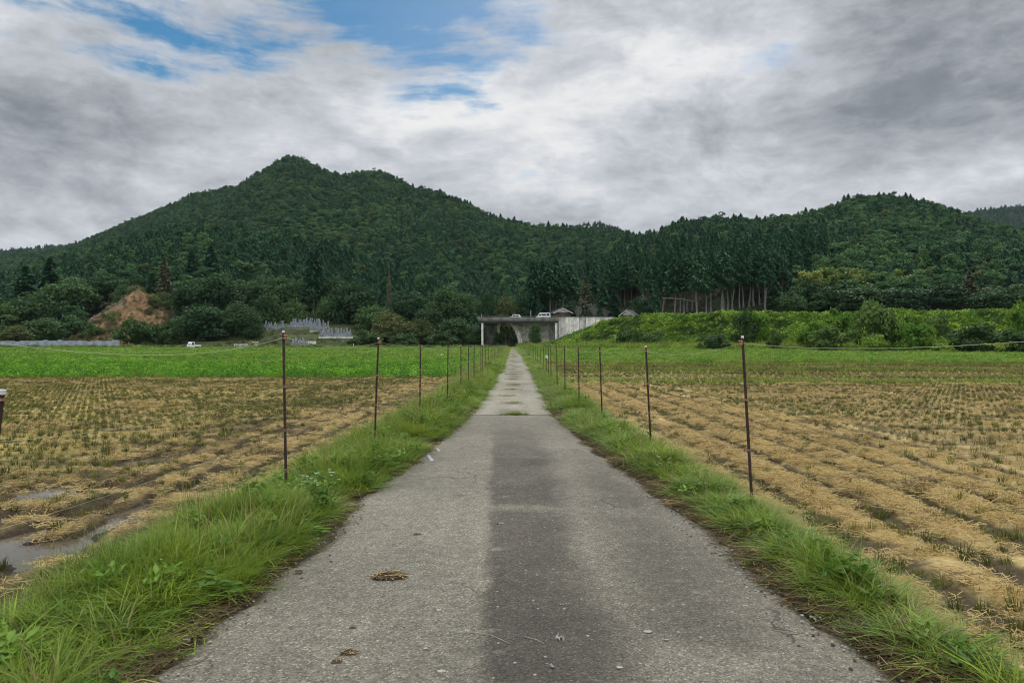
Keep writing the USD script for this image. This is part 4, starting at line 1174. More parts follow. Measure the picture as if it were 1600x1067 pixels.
# ------------------------------------------------------------------ single trees along the foot of the hills
L = [  # kind, x, top, width, Y, label
    ('broadleaf_tree', -60, 452, 110, 262, 'dark broadleaf tree at the left edge of the wood'),
    ('broadleaf_tree', -5, 470, 70, 250, 'low dark broadleaf tree above the sheet fence at the left edge'),
    ('conifer_tree', 40, 418, 60, 285, 'dark pointed tree breaking the skyline at the far left'),
    ('broadleaf_tree', 60, 455, 80, 262, 'broad dark tree left of the bare slope above the sheet fence'),
    ('conifer_tree', 78, 405, 58, 290, 'tall dark conifer at the top of the left spur'),
    ('broadleaf_tree', 100, 432, 85, 275, 'tall dark broadleaf tree two crowns left of the orange scar'),
    ('broadleaf_tree', 130, 440, 80, 285, 'rounded dark tree just left of the orange scar'),
    ('broadleaf_tree', 72, 494, 62, 248, 'low spreading tree at the left foot of the orange scar'),
    ('olive_tree', 25, 508, 60, 236, 'low olive green tree behind the sheet fence'),
    ('broadleaf_tree', 172, 425, 70, 292, 'dark tree leaning over the top left of the orange scar'),
    ('olive_tree', 212, 445, 42, 284, 'small yellowish tree on the top edge of the orange scar'),
    ('withered_conifer', 257, 403, 40, 283, 'tall brownish conifer right above the orange scar'),
    ('conifer_tree', 238, 428, 32, 290, 'slim dark conifer left of the brownish one'),
    ('bush', 222, 497, 66, 238, 'dark round bush in front of the orange scar'),
    ('olive_tree', 250, 452, 36, 276, 'small olive tree at the right rim of the orange scar'),
    ('broadleaf_tree', 300, 432, 70, 262, 'large green broadleaf tree just right of the orange scar'),
    ('broadleaf_tree', 345, 422, 74, 266, 'tall green broadleaf tree right of the parked farm truck'),
    ('broadleaf_tree', 322, 474, 90, 240, 'low spreading broadleaf tree above the parked farm truck'),
    ('broadleaf_tree', 375, 466, 62, 247, 'green tree standing left of the cemetery terraces'),
    ('broadleaf_tree', 396, 482, 40, 242, 'small bright tree next to the left end of the graves'),
    ('broadleaf_tree', 280, 495, 52, 238, 'low tree between the dark round bush and the farm truck'),
    ('conifer_tree', 300, 392, 40, 300, 'pointed conifer behind the tree right of the scar'),
    ('conifer_tree', 330, 385, 40, 305, 'pointed conifer second from the brownish one'),
    ('broadleaf_tree', 402, 428, 66, 288, 'dark broadleaf tree behind the left graves'),
    ('broadleaf_tree', 440, 424, 66, 290, 'dark broadleaf tree behind the middle graves'),
    ('broadleaf_tree', 472, 440, 50, 288, 'shaded broadleaf tree left of the two bare trunks'),
    ('cedar', 486, 398, 30, 286, 'left one of two cedars with bare trunks above the graves'),
    ('cedar', 495, 394, 30, 287, 'right one of two cedars with bare trunks above the graves'),
    ('broadleaf_tree', 418, 452, 52, 270, 'low dark tree directly behind the upper left graves'),
    ('broadleaf_tree', 455, 462, 50, 274, 'low dark tree directly behind the left of the topmost graves'),
    ('broadleaf_tree', 512, 458, 44, 274, 'low dark tree directly behind the right of the topmost graves'),
    ('bush', 484, 482, 40, 270, 'dark bush under the two bare trunks'),
    ('broadleaf_tree', 196, 444, 40, 279, 'small dark tree on the very top of the orange scar'),
    ('bush', 172, 484, 30, 262, 'shrub on the brown left half of the bare slope'),
    ('bush', 150, 505, 34, 254, 'shrub at the lower left of the bare slope'),
    ('bush', 262, 500, 40, 254, 'dark shrub at the lower right of the bare slope'),
    ('broadleaf_tree', 520, 430, 50, 292, 'dark tree right of the two bare trunks'),
    ('broadleaf_tree', 553, 430, 82, 268, 'big bluish green broadleaf tree right above the cemetery'),
    ('broadleaf_tree', 585, 470, 60, 256, 'rounded tree at the right end of the cemetery'),
    ('withered_conifer', 608, 424, 15, 280, 'thin reddish brown withered conifer right of the big bluish tree'),
    ('conifer_tree', 598, 415, 26, 288, 'dark conifer behind the thin withered one'),
    ('broadleaf_tree', 638, 452, 62, 262, 'dark green tree halfway between cemetery and overpass'),
    ('olive_tree', 612, 488, 62, 246, 'olive brown tree low above the field edge'),
    ('olive_tree', 655, 492, 58, 240, 'dark olive tree with rounded crown near the plastic sheet'),
    ('broadleaf_tree', 700, 442, 62, 258, 'yellow green rounded tree left of the overpass'),
    ('broadleaf_tree', 668, 470, 50, 252, 'mid green tree in front of the rounded yellow green one'),
    ('broadleaf_tree', 735, 455, 55, 262, 'dark tree directly behind the left end of the overpass'),
    ('broadleaf_tree', 712, 492, 60, 236, 'low tree left of the overpass column'),
    ('broadleaf_tree', 742, 508, 36, 232, 'small dark tree touching the left overpass column'),
    ('bush', 578, 515, 50, 230, 'rough dark bush right of the cemetery at the field edge'),
    ('bush', 628, 518, 50, 228, 'dark bush low at the field edge below the olive trees'),
    ('bush', 690, 520, 46, 226, 'bushy dark shrub left of the small tree at the overpass'),
    ('broadleaf_tree', 765, 452, 44, 256, 'dark tree rising behind the left part of the overpass'),
    ('olive_tree', 790, 462, 46, 252, 'yellowish tree rising behind the middle of the overpass'),
    ('broadleaf_tree', 812, 455, 40, 258, 'green tree rising behind the small white car'),
    ('conifer_tree', 842, 465, 20, 250, 'small pale conifer behind the white van'),
    ('bush', 779, 517, 17, 226, 'dark bush inside the underpass beside the pier'),
    ('withered_conifer', 915, 432, 34, 246, 'tall grey brown conifer behind the retaining wall'),
    ('conifer_tree', 942, 440, 32, 252, 'dark conifer right of the grey brown one'),
    ('conifer_tree', 960, 452, 30, 250, 'dark conifer left of the house with white gable trim'),
    ('broadleaf_tree', 1000, 462, 40, 250, 'dark tree right of the house with white gable trim'),
    ('conifer_tree', 1024, 440, 26, 248, 'narrow dark conifer left of the leaning dead tree'),
    ('withered_conifer', 1010, 418, 20, 262, 'dry brown conifer among the dark ones over the small house'),
    ('broadleaf_tree', 893, 470, 34, 254, 'dark tree behind the white gabled house'),
    ('conifer_tree', 1212, 440, 40, 246, 'dark conifer at the right end of the cedar trunks'),
    ('broadleaf_tree', 1236, 455, 48, 238, 'pale green tree left of the bamboo'),
    ('broadleaf_tree', 1290, 440, 80, 246, 'dark rounded tree under the left of the bamboo'),
    ('broadleaf_tree', 1345, 446, 84, 236, 'dark rounded tree under the middle of the bamboo'),
    ('broadleaf_tree', 1405, 448, 84, 232, 'dark rounded tree under the right of the bamboo'),
    ('broadleaf_tree', 1465, 440, 80, 234, 'dark tree right of the bamboo'),
    ('withered_conifer', 1515, 425, 44, 236, 'pale grey thin tree in the dark wood at the right'),
    ('broadleaf_tree', 1545, 445, 80, 228, 'shaded tree right of the pale grey thin tree'),
    ('broadleaf_tree', 1605, 440, 90, 228, 'shaded tree at the right edge of the wood'),
    ('broadleaf_tree', 1680, 440, 90, 228, 'shaded tree beyond the right edge of the wood'),
]
for (kd, x, top, w, Y, lab) in L: plant(kd, x, top, w, Y, lab, 'bush' if kd == 'bush' else 'tree')

cedar_px = [(833, 415), (838, 420), (847, 412), (859, 418), (866, 425), (868, 410), (877, 420), (887, 416),
            (1054, 404), (1063, 398), (1070, 410), (1076, 402), (1083, 396), (1092, 392), (1106, 402), (1113, 398), (1124, 400), (1131, 394), (1139, 404), (1143, 398), (1153, 392), (1160, 402), (1170, 396), (1179, 402), (1185, 395), (1191, 404), (1197, 400)]
for k, (x, top) in enumerate(cedar_px):
    left = x < 900
    plant('cedar', x + krng.normal() * 1.2, top + krng.normal() * 4, krng.uniform(20, 34), 262 + (k * 37 % 11) if left else 244 + (k * 53 % 13), f'bare trunked cedar, {ORD[k]} from the left in the stand behind the white van' if left else f'bare trunked cedar, {ORD[k - 8]} from the left in the stand above the vine covered embankment', 'tree', 'cedar trunks behind the white van' if left else 'cedar trunks above the embankment')
# deeper rows of both stands read as one mass
rng = np.random.default_rng(41)
P = []
for (xa, xb, ya, yb, n_) in ((818, 1010, 272, 318, 95), (1000, 1225, 258, 318, 175), (1190, 1290, 268, 345, 45), (960, 1010, 275, 330, 20)):
    for k in range(n_):
        Y = rng.uniform(ya, yb); x = rng.uniform(xa, xb)
        X = (x - 800) * Y / F
        P.append((X, Y, max(land_z(X, Y), 8.2 if X > 14 else 1.0) - 0.3))
P = np.array(P)
ck = []
for s in range(3): ck.append([('crown', conifer_crown(20.5, 6.4, 9.5, 1100, 0.5, 390 + s, layers=11, tip=0.4), M['conifer']), ('trunk', trunk(19, 0.25, 390 + s, 0), M['bark'])])
scatter('cedar_wood', ck, P, rng.random(len(P)) * 6.28, rng.uniform(0.66, 0.92, len(P)), None, 'deeper rows of the cedar plantation behind the front trunks', 'wood', rng.normal(0, 0.03, len(P)))

brng = np.random.default_rng(43)
for k, (x, top) in enumerate(((1252, 424), (1268, 414), (1285, 422), (1300, 408), (1318, 416), (1327, 430), (1336, 410), (1350, 420), (1364, 416), (1372, 436), (1384, 424), (1398, 414), (1412, 426), (1426, 422), (1438, 432))):
    plant('bamboo', x, top, 34, 252 + brng.uniform(-5, 8), f'yellow green bamboo plume, {ORD[k]} from the left in the grove above the embankment', 'bamboo', 'bamboo plumes in the grove', base=492)

# bushes on the embankment
E = [('bush', 1160, 478, 40, 176, 'dark bush on the crest of the embankment'), ('vine_bush', 1188, 482, 34, 176, 'light vine covered bush right of the dark one on the crest'), ('bush', 985, 508, 44, 190, 'dark hollow bush on the vines near the retaining wall'),
     ('bush', 1022, 516, 40, 186, 'low dark bush right of the hollow one near the retaining wall'), ('bush', 1115, 522, 40, 162, 'dark bush at the foot of the vines behind the tallest right fence post'), ('bush', 1094, 534, 16, 158, 'tiny dark bush left of the tallest right fence post'),
     ('bush', 1214, 513, 24, 158, 'round dark bush alone on the vine slope'), ('bush', 1368, 464, 68, 142, 'tall dark bush, the largest on the embankment'), ('vine_bush', 1402, 500, 44, 140, 'light leafy bush right of the largest dark one'),
     ('bush', 1300, 510, 60, 146, 'dark shrub left of the largest one'), ('vine_bush', 1272, 496, 40, 158, 'light vine heap left of the dark shrub'), ('vine_bush', 1310, 486, 44, 166, 'vine heap on the crest left of the largest bush'),
     ('vine_bush', 1440, 500, 46, 146, 'vine heap on the slope right of the largest bush'), ('bush', 1465, 488, 36, 160, 'dark bush on the crest right of the largest one'), ('vine_bush', 1500, 508, 54, 136, 'vine covered mound on the right slope'),
     ('bush', 1532, 506, 76, 128, 'wide dark bush at the foot of the right slope'), ('bush', 1596, 514, 60, 126, 'dark bush at the right edge of the picture'), ('vine_bush', 1590, 474, 40, 150, 'light bush on the crest at the right edge'),
     ('olive_tree', 1388, 474, 26, 150, 'thin yellowish tree right behind the largest bush'), ('vine_bush', 1360, 520, 40, 136, 'vine heap below the largest bush'),
     ('broadleaf_tree', 836, 504, 22, 212, 'narrow green tree in front of the underpass wall'), ('bush', 822, 532, 26, 205, 'dark bush at the foot of the curved underpass edge'), ('vine_bush', 862, 532, 34, 196, 'low leafy bush right of the narrow tree at the underpass'),
     ('bush', 852, 540, 30, 190, 'low dark bush at the right of the road end')]
for (kd, x, top, w, Y, lab) in E: plant(kd, x, top, w, Y, lab, 'tree' if 'tree' in kd else 'bush')


# ------------------------------------------------------------------ vines over the embankment, hedge, crops
def leaf_mat_patch(n, R, h, size, seed, asp=1.0):
    rng = np.random.default_rng(seed)
    a, r = rng.random(n) * 2 * PI, R * np.sqrt(rng.random(n))
    c = np.stack([r * np.cos(a), r * np.sin(a), h * (1 - (r / R) ** 2) * (0.35 + 0.65 * rng.random(n))], 1)
    N = rng.normal(size=(n, 3)) * 0.5 + [0, 0, 0.9]
    return cards(c, N, size * rng.uniform(0.6, 1.3, n), rng, asp)


rng = np.random.default_rng(51)
n_ = 13000
X = 10 + (rng.random(n_) ** 0.75) * 150
Dd = rng.uniform(-2.5, 26, n_)
Y = CREST(X) - Dd
Z = emb_z(X, Y)
ok = in_view(X, Y, 25)
P = np.stack([X, Y, Z], 1)[ok]
big = fb(P[:, 0], P[:, 1], 0.12, 170, 3)
vk = [[('leaves', leaf_mat_patch(70, 0.95, 0.75, 0.19, 400 + s), M['vine'])] for s in range(4)] + [[('leaves', leaf_mat_patch(70, 0.95, 0.8, 0.17, 410), M['bush'])]]
idx = np.where((big < 0.40) & (rng.random(len(P)) < 0.6), 4, rng.integers(0, 4, len(P)))
scatter('vines', vk, P, rng.random(len(P)) * 6.28, rng.uniform(0.7, 1.6, len(P)) * (0.7 + 0.8 * big), idx, 'green climbing vines smothering the highway embankment', 'vines')


def blades(n, R, h, w, seed, lean=0.45, segs=3, heads=False, spread=1.0):
    """A tuft: n tapering, bending blades rooted within R."""
    rng = np.random.default_rng(seed)
    vs, fs, k0 = [], [], 0
    for i in range(n):
        a, r = rng.random() * 2 * PI, R * math.sqrt(rng.random())
        root = np.array([r * math.cos(a), r * math.sin(a), -0.02])
        d = a + rng.normal() * 0.9
        out = np.array([math.cos(d), math.sin(d), 0]); side = np.array([-math.sin(d), math.cos(d), 0])
        H = h * rng.uniform(0.55, 1.15); ln = lean * rng.uniform(0.2, 1.5)
        ww = w * rng.uniform(0.6, 1.3)
        t = np.linspace(0, 1, segs + 1)
        c = root + out * (H * ln * t ** 1.8)[:, None] * spread + np.array([0, 0, 1]) * (H * (t - 0.35 * ln * t ** 2.4))[:, None]
        half = (ww * (1 - t ** 1.6) * (0.55 + 0.45 * np.minimum(1, t * 4)))[:, None] * side
        L_, R_ = c - half, c + half
        v = np.empty((2 * segs + 1, 3)); v[0:2 * segs:2] = L_[:-1]; v[1:2 * segs:2] = R_[:-1]; v[-1] = c[-1]
        f = []
        for j in range(segs - 1): f += [[2 * j, 2 * j + 1, 2 * j + 3], [2 * j, 2 * j + 3, 2 * j + 2]]
        f += [[2 * segs - 2, 2 * segs - 1, 2 * segs]]
        vs.append(v); fs.append(np.array(f) + k0); k0 += len(v)
    return np.vstack(vs), np.vstack(fs)


def weed(seed, n=16, h=0.28, size=0.035):
    rng = np.random.default_rng(seed)
    C, N = [], []
    parts = []
    for s in range(4):
        a = rng.random() * 6.28; e = np.array([math.cos(a) * h * 0.5, math.sin(a) * h * 0.5, h * rng.uniform(0.7, 1.1)])
        for j in range(n // 2):
            t = rng.uniform(0.25, 1)
            C.append(e * t + rng.normal(size=3) * 0.03); N.append(rng.normal(size=3) * 0.6 + [0, 0, 0.9])
    C, N = np.array(C), np.array(N)
    return cards(C, N, size * rng.uniform(0.6, 1.3, len(C)), rng, 1.5)


# crop field plants
def wedge(side, ya, yb, s, kx=0.80, m=3.0, x_in=2.6, rng=None, row=0.0):
    pts = []
    for y in np.arange(ya, yb, s):
        x = np.arange(x_in, kx * y + m, s)
        pts.append(np.stack([side * (x + rng.uniform(-.4, .4, len(x)) * s), y + rng.uniform(-.4, .4, len(x)) * s * (1 - row)], 1))
    return np.vstack(pts)


rng = np.random.default_rng(61)
P, S = [], []
for (ya, yb, s) in ((42.8, 66, 0.55), (66, 110, 0.85), (110, 226, 1.45)):
    q = wedge(-1, ya, yb, s, rng=rng, x_in=2.9); P.append(q); S.append(np.full(len(q), s / 0.55))
P, S = np.vstack(P), np.concatenate(S)
band = fb(P[:, 0] * 0.12, P[:, 1], 0.16, 181, 3)
keep = ~((P[:, 1] < 45) & (rng.random(len(P)) < 0.4))
P, S, band = P[keep], S[keep], band[keep]
yel = (band + 0.25 * (rng.random(len(P)) - .5) > 0.56) | (np.abs(P[:, 1] - 118) < 10) | (P[:, 1] > 175)
ckinds = [[('leaves', leaf_mat_patch(46, 0.42, 0.55, 0.075, 420 + s), M['crop'])] for s in range(3)] + [[('leaves', blades(34, 0.35, 0.5, 0.02, 430 + s), M['crop_yellow'])] for s in range(2)]
idx = np.where(yel, rng.integers(3, 5, len(P)), rng.integers(0, 3, len(P)))
scatter('crop_plants', ckinds, np.column_stack([P, np.full(len(P), -0.34)]), rng.random(len(P)) * 6.28, np.stack([S, S, 0.75 + 0.25 * S + 0.5 * (band - .5)], 1) * rng.uniform(0.8, 1.2, (len(P), 1)), idx, 'low bright green crop plants filling the left field', 'crop')

# rough hedge strip at the far edge of the left field, tall grass at the foot of the embankment
n_ = 2600
X = rng.uniform(-175, -2.6, n_); Y = rng.uniform(203, 228, n_)
Y = np.where(X > -30, rng.uniform(198, 226, n_), Y)
P = np.stack([X, Y, np.full(n_, -0.35)], 1)
hk = [[('leaves', leaf_mat_patch(60, 0.9, 1.1, 0.17, 440 + s), M['bush'])] for s in range(2)] + [[('leaves', leaf_mat_patch(50, 0.9, 1.0, 0.17, 445), M['olive'])], [('leaves', blades(40, 0.8, 1.3, 0.06, 446), M['grass_seed'])]]
ok = ~((np.abs(X - kl[0]) < 5) & (Y < 206)) & (Y > 202 - 6 * (X > -30))
scatter('field_edge_scrub', hk, P[ok], rng.random(ok.sum()) * 6.28, rng.uniform(0.6, 1.25, ok.sum()), rng.choice(4, ok.sum(), p=(.32, .28, .2, .2)), 'rough dark scrub along the far edge of the left field', 'scrub')

# meadow and mown field on the right
P, S = [], []
for (ya, yb, s) in ((74, 100, 0.75), (100, 140, 1.0), (140, 218, 1.4)):
    q = wedge(1, ya, yb, s, rng=rng, x_in=2.6); P.append(q); S.append(np.full(len(q), s / 0.75))
P, S = np.vstack(P), np.concatenate(S)
zz = np.full(len(P), -0.34)
on = P[:, 0] > 9.6
zz[on] = np.maximum(zz[on], emb_z(P[on, 0], P[on, 1]))
keep = (zz < 1.2) & ((P[:, 1] < CREST(np.maximum(P[:, 0], 10)) - 17))
tall = (P[:, 1] > CREST(np.maximum(P[:, 0], 10)) - 36)
mk = [[('blades', blades(40, 0.5, 0.42, 0.018, 450 + s, 0.7), M['crop_yellow'])] for s in range(3)] + [[('blades', blades(44, 0.5, 0.95, 0.03, 455 + s, 0.5), M['crop_yellow'])] for s in range(2)] + [[('leaves', leaf_mat_patch(46, 0.6, 0.45, 0.1, 458), M['crop'])]]
idx = np.where(tall, rng.integers(3, 5, len(P)), np.where(rng.random(len(P)) < 0.3, 5, rng.integers(0, 3, len(P))))
scatter('meadow_grass', mk, np.column_stack([P, zz])[keep], rng.random(keep.sum()) * 6.28, (S * rng.uniform(0.7, 1.25, len(S)))[keep], idx[keep], 'green meadow grass in front of the embankment', 'grass')

# rice stubble in rows
def rows_of(side, ya, yb, dx, dy, x_in, ang, kx=0.78, m=2.5):
    c, s_ = math.cos(ang), math.sin(ang)
    u = np.arange(-110, 110, dx); v_ = np.arange(-20, 140, dy)
    U, V = np.meshgrid(u, v_)
    X, Y = (U * c - V * s_).ravel(), (U * s_ + V * c).ravel()
    X = X + rng.normal(0, 0.025, len(X)); Y = Y + rng.normal(0, 0.02, len(Y))
    k = (Y > ya) & (Y < yb) & (side * X > x_in(Y)) & (side * X < kx * Y + m)
    return np.stack([X[k], Y[k]], 1)


st_k = [[('stalks', blades(42, 0.06, 0.12, 0.0065, 460 + s, 0.5, 1), M['stubble'])] for s in range(3)] + [[('stalks', blades(46, 0.06, 0.15, 0.0065, 465 + s, 0.55, 2), M['stubble_green'])] for s in range(2)]
for side in (-1, 1):
    ya, yb = (3.0, 42.6) if side < 0 else (2.5, 37.2)
    P = rows_of(side, ya, yb, 0.21, 0.30, (lambda y: -VERGE_L(y) + 0.4) if side < 0 else (lambda y: VERGE_R(y) + 0.35), 0.06 if side > 0 else -0.10)
    Z = field_z(P[:, 0], P[:, 1], side)
    r, env = wheel_ridges(P[:, 0], P[:, 1], 2.9, side)
    dens = fb(P[:, 0], P[:, 1], 0.25, 190 + side, 4)
    keep = rng.random(len(P)) < np.clip(0.97 - 0.55 * env * sstep(r, -0.6, 0.4) - 0.5 * np.maximum(0, 0.36 - dens), 0.15, 0.95)
    keep &= (Z > -0.34) | (side > 0)
    P, Z, dens = P[keep], Z[keep], dens[keep]
    gp_ = 0.85 if side < 0 else 0.5
    grn = rng.random(len(P)) < gp_ * (0.6 + 0.8 * sstep(dens, 0.4, 0.65))
    idx = np.where(grn, rng.integers(3, 5, len(P)), rng.integers(0, 3, len(P)))
    scatter('rice_stubble', st_k, np.column_stack([P, Z - 0.01]), rng.random(len(P)) * 6.28, rng.uniform(0.65, 1.25, len(P)), idx, 'rows of cut rice stubble with green regrowth in the %s field' % ('left' if side < 0 else 'right'), 'stubble', rng.normal(0, 0.15, len(P)))
P = wedge(1, 37.6, 73.5, 0.36, rng=rng, x_in=2.9, row=0.6)
dens = fb(P[:, 0] * 0.3, P[:, 1] * 1.5, 0.25, 195, 4)
idx = np.where((P[:, 1] < 39.2) & (rng.random(len(P)) < 0.6), 5, np.where(dens > 0.54, rng.integers(0, 3, len(P)), np.where(rng.random(len(P)) < 0.12, 5, rng.integers(3, 5, len(P)))))
scatter('mown_regrowth', st_k + [[('blades', blades(24, 0.2, 0.26, 0.010, 468, 0.7), M['crop_yellow'])]], np.column_stack([P, np.full(len(P), -0.34)]), rng.random(len(P)) * 6.28, rng.uniform(1.0, 1.7, len(P)), idx, 'olive regrowth of the mown field beyond the right stubble', 'grass')


# cut straw lying in mats and windrows
def straw_mat(n, R, h, ln, w, seed):
    rng = np.random.default_rng(seed)
    vs, fs = [], []
    for i in range(n):
        a, r = rng.random() * 6.28, R * math.sqrt(rng.random())
        c = np.array([r * math.cos(a), r * math.sin(a), h * rng.random() * (1.1 - r / R) + 0.005])
        d = rng.normal(size=3) * [1, 1, 0.16]; d /= np.linalg.norm(d)
        s_ = np.cross(d, [0, 0, 1.0]); s_ /= np.linalg.norm(s_) + 1e-9
        s_ = s_ * math.cos(0.7) + np.array([0, 0, math.sin(0.7)]) * (1 if rng.random() < 0.5 else -1)
        L_ = ln * rng.uniform(0.4, 1.0) / 2; ww = w * rng.uniform(0.6, 1.3) / 2
        bend = np.array([0, 0, rng.normal() * 0.01]) + s_ * rng.normal() * 0.02
        vs.append(np.array([c - d * L_ - s_ * ww, c - d * L_ + s_ * ww, c + bend + s_ * ww, c + bend - s_ * ww, c + d * L_ + s_ * ww, c + d * L_ - s_ * ww]))
        k = i * 6
        fs += [[k, k + 1, k + 2], [k, k + 2, k + 3], [k + 3, k + 2, k + 4], [k + 3, k + 4, k + 5]]
    return np.vstack(vs), np.array(fs)


sk = [[('straws', straw_mat(80, 0.21, 0.045, 0.13, 0.005, 470 + s), M['straw'])] for s in range(4)] + [[('straws', straw_mat(70, 0.22, 0.03, 0.13, 0.005, 475 + s), M['straw_dark'])] for s in range(2)]
for side in (-1, 1):
    yb = 42 if side < 0 else 37
    n_ = 34000
    Y = 3 + (yb - 3) * rng.random(n_) ** 0.7
    X = side * (2.8 + rng.random(n_) ** 1.35 * (0.78 * Y + 1))
    r, env = wheel_ridges(X, Y, 2.9, side)
    d2 = fb(X, Y * 1.4, 0.35, 197 + side, 5)
    pr = np.clip(0.05 + 1.25 * sstep(r, 0.32, 0.72) + (0.55 if side > 0 else 0.3) * sstep(d2, 0.52, 0.66) * (1 - env), 0, 1)
    if side < 0: pr = pr * (0.42 + 0.58 * sstep(np.abs(X), 5.0, 8.5))
    inner = side * X > (np.where(side < 0, -VERGE_L(Y), VERGE_R(Y)) + 0.15)
    Z = field_z(X, Y, side)
    keep = (rng.random(n_) < pr) & inner & (Z > FZ - 0.05)
    X, Y, Z = X[keep], Y[keep], Z[keep]
    dk = rng.random(len(X)) < (0.16 if side > 0 else 0.34)
    idx = np.where(dk, rng.integers(4, 6, len(X)), rng.integers(0, 4, len(X)))
    scatter('cut_straw', sk, np.stack([X, Y, Z], 1), rng.random(len(X)) * 6.28, rng.uniform(0.7, 1.4, len(X)) * (0.9 + Y / 120), idx, 'pale cut straw strewn over the %s field' % ('left' if side < 0 else 'right'), 'straw', rng.normal(0, 0.06, len(X)))

# ------------------------------------------------------------------ verge grass
gk = [[('blades', blades(50, 0.12, 0.27, 0.0034, 500 + s, 1.0, 4), M['grass'])] for s in range(4)] + \
     [[('blades', blades(30, 0.11, 0.24, 0.0062, 510 + s, 1.25, 4), M['grass'])] for s in range(3)] + \
     [[('blades', blades(22, 0.12, 0.44, 0.0035, 515 + s, 0.7, 4), M['grass_seed'])] for s in range(2)] + \
     [[('leaves', weed(520 + s, 30, 0.24, 0.028), M['weed'])] for s in range(2)] + \
     [[('blades', blades(30, 0.14, 0.16, 0.004, 525, 1.2, 3), M['grass_dry'])], [('stems', blades(5, 0.1, 0.62, 0.0022, 526, 0.5, 4), M['grass_dry']), ('seed_heads', blades(7, 0.1, 0.5, 0.006, 527, 0.6, 4), M['grass_seed'])]]
for side in (-1, 1):
    P = []
    for (ya, yb, den) in ((2.2, 9, 120), (9, 18, 80), (18, 40, 46), (40, 90, 17), (90, 218, 7)):
        n_ = int((yb - ya) * 3.0 * den)
        P.append(np.stack([rng.random(n_) * 1.0, rng.uniform(ya, yb, n_), np.full(n_, {120: 1.0, 80: 1.1, 46: 1.3, 17: 1.9, 7: 2.6}[den])], 1))
    P = np.vstack(P)
    Y = P[:, 1]; S = P[:, 2]
    if side < 0: a, b = VERGE_L(Y) - 0.25, ROAD_L(Y) + 0.12
    else: a, b = VERGE_R(Y) + 0.18, ROAD_R(Y) - 0.12
    X = a + (b - a) * P[:, 0]
    wdt = np.abs(a - b)
    din = np.abs(X - b)
    keepw = rng.random(len(X)) < wdt / 3.0 * 1.9
    cl_ = fb(X, Y, 1.1, 200 + side, 4)
    edge_bare = (0.22 if side < 0 else 0.46) * (1 - 0.75 * sstep(Y, 12, 22))
    inn = sstep(din + 0.55 * (cl_ - 0.5), edge_bare * 0.55, edge_bare + 0.12)
    keep = keepw & (rng.random(len(X)) < np.clip(inn * (0.5 + 1.1 * sstep(cl_, 0.3, 0.6)), 0.015, 1) * (0.55 + 0.45 * sstep(fb(X, Y, 3.2, 205), 0.38, 0.52))) & in_view(X, Y, 2.0)
    X, Y, S, din, cl_, wdt = X[keep], Y[keep], S[keep], din[keep], cl_[keep], wdt[keep]
    Z = verge_z(X, Y)
    r = rng.random(len(X))
    outer = np.abs(X) > np.abs(np.where(side < 0, VERGE_L(Y), VERGE_R(Y))) - 0.45
    idx = np.where(r < 0.48, rng.integers(0, 4, len(X)), np.where(r < 0.88, rng.integers(4, 7, len(X)), np.where(r < 0.95, rng.integers(7, 9, len(X)), rng.integers(9, 11, len(X)))))
    idx = np.where(outer & (rng.random(len(X)) < 0.55), np.where(rng.random(len(X)) < 0.6, rng.integers(7, 9, len(X)), 11), idx)
    idx = np.where(rng.random(len(X)) < 0.035, 12, idx)
    hs = (0.55 + 0.75 * sstep(cl_, 0.3, 0.7)) * (0.55 + 0.45 * sstep(din, 0.1, 0.7)) * (1.0 if side < 0 else 0.72)
    hs = hs * np.where(outer & (side > 0), 0.7, 1.0) * (1.0 if side < 0 else 1.0)
    sc = np.stack([S * 1.0, S * 1.0, (0.6 + 0.4 * S) * hs], 1) * rng.uniform(0.75, 1.3, (len(X), 1))
    print('verge', side, len(X))
    scatter('verge_grass', gk, np.stack([X, Y, Z], 1), rng.random(len(X)) * 6.28, sc, idx, ('long' if side < 0 else 'short') + ' green grass growing on the bank %s of the road' % ('left' if side < 0 else 'right'), 'grass', rng.normal(0, 0.16, len(X)))

# dry litter along the road edges
P = []
for side, n_ in ((-1, 900), (1, 1500)):
    Y = 2.4 + 24 * rng.random(n_) ** 1.6
    e = ROAD_L(Y) if side < 0 else ROAD_R(Y)
    X = e + side * np.abs(rng.normal(0.05, 0.2 if side < 0 else 0.28, n_))
    P.append(np.stack([X, Y, verge_z(X, Y) + 0.01], 1))
P = np.vstack(P)
lk = [[('straws', straw_mat(34, 0.16, 0.03, 0.2, 0.0045, 540 + s), M['straw_dark'])] for s in range(3)] + [[('straws', straw_mat(16, 0.16, 0.03, 0.26, 0.004, 545), M['straw'])]]
scatter('dry_litter', lk, P, rng.random(len(P)) * 6.28, rng.uniform(0.6, 1.2, len(P)), rng.choice(4, len(P), p=(.28, .28, .28, .16)), 'dry brown litter along both edges of the road', 'litter', rng.normal(0, 0.1, len(P)))
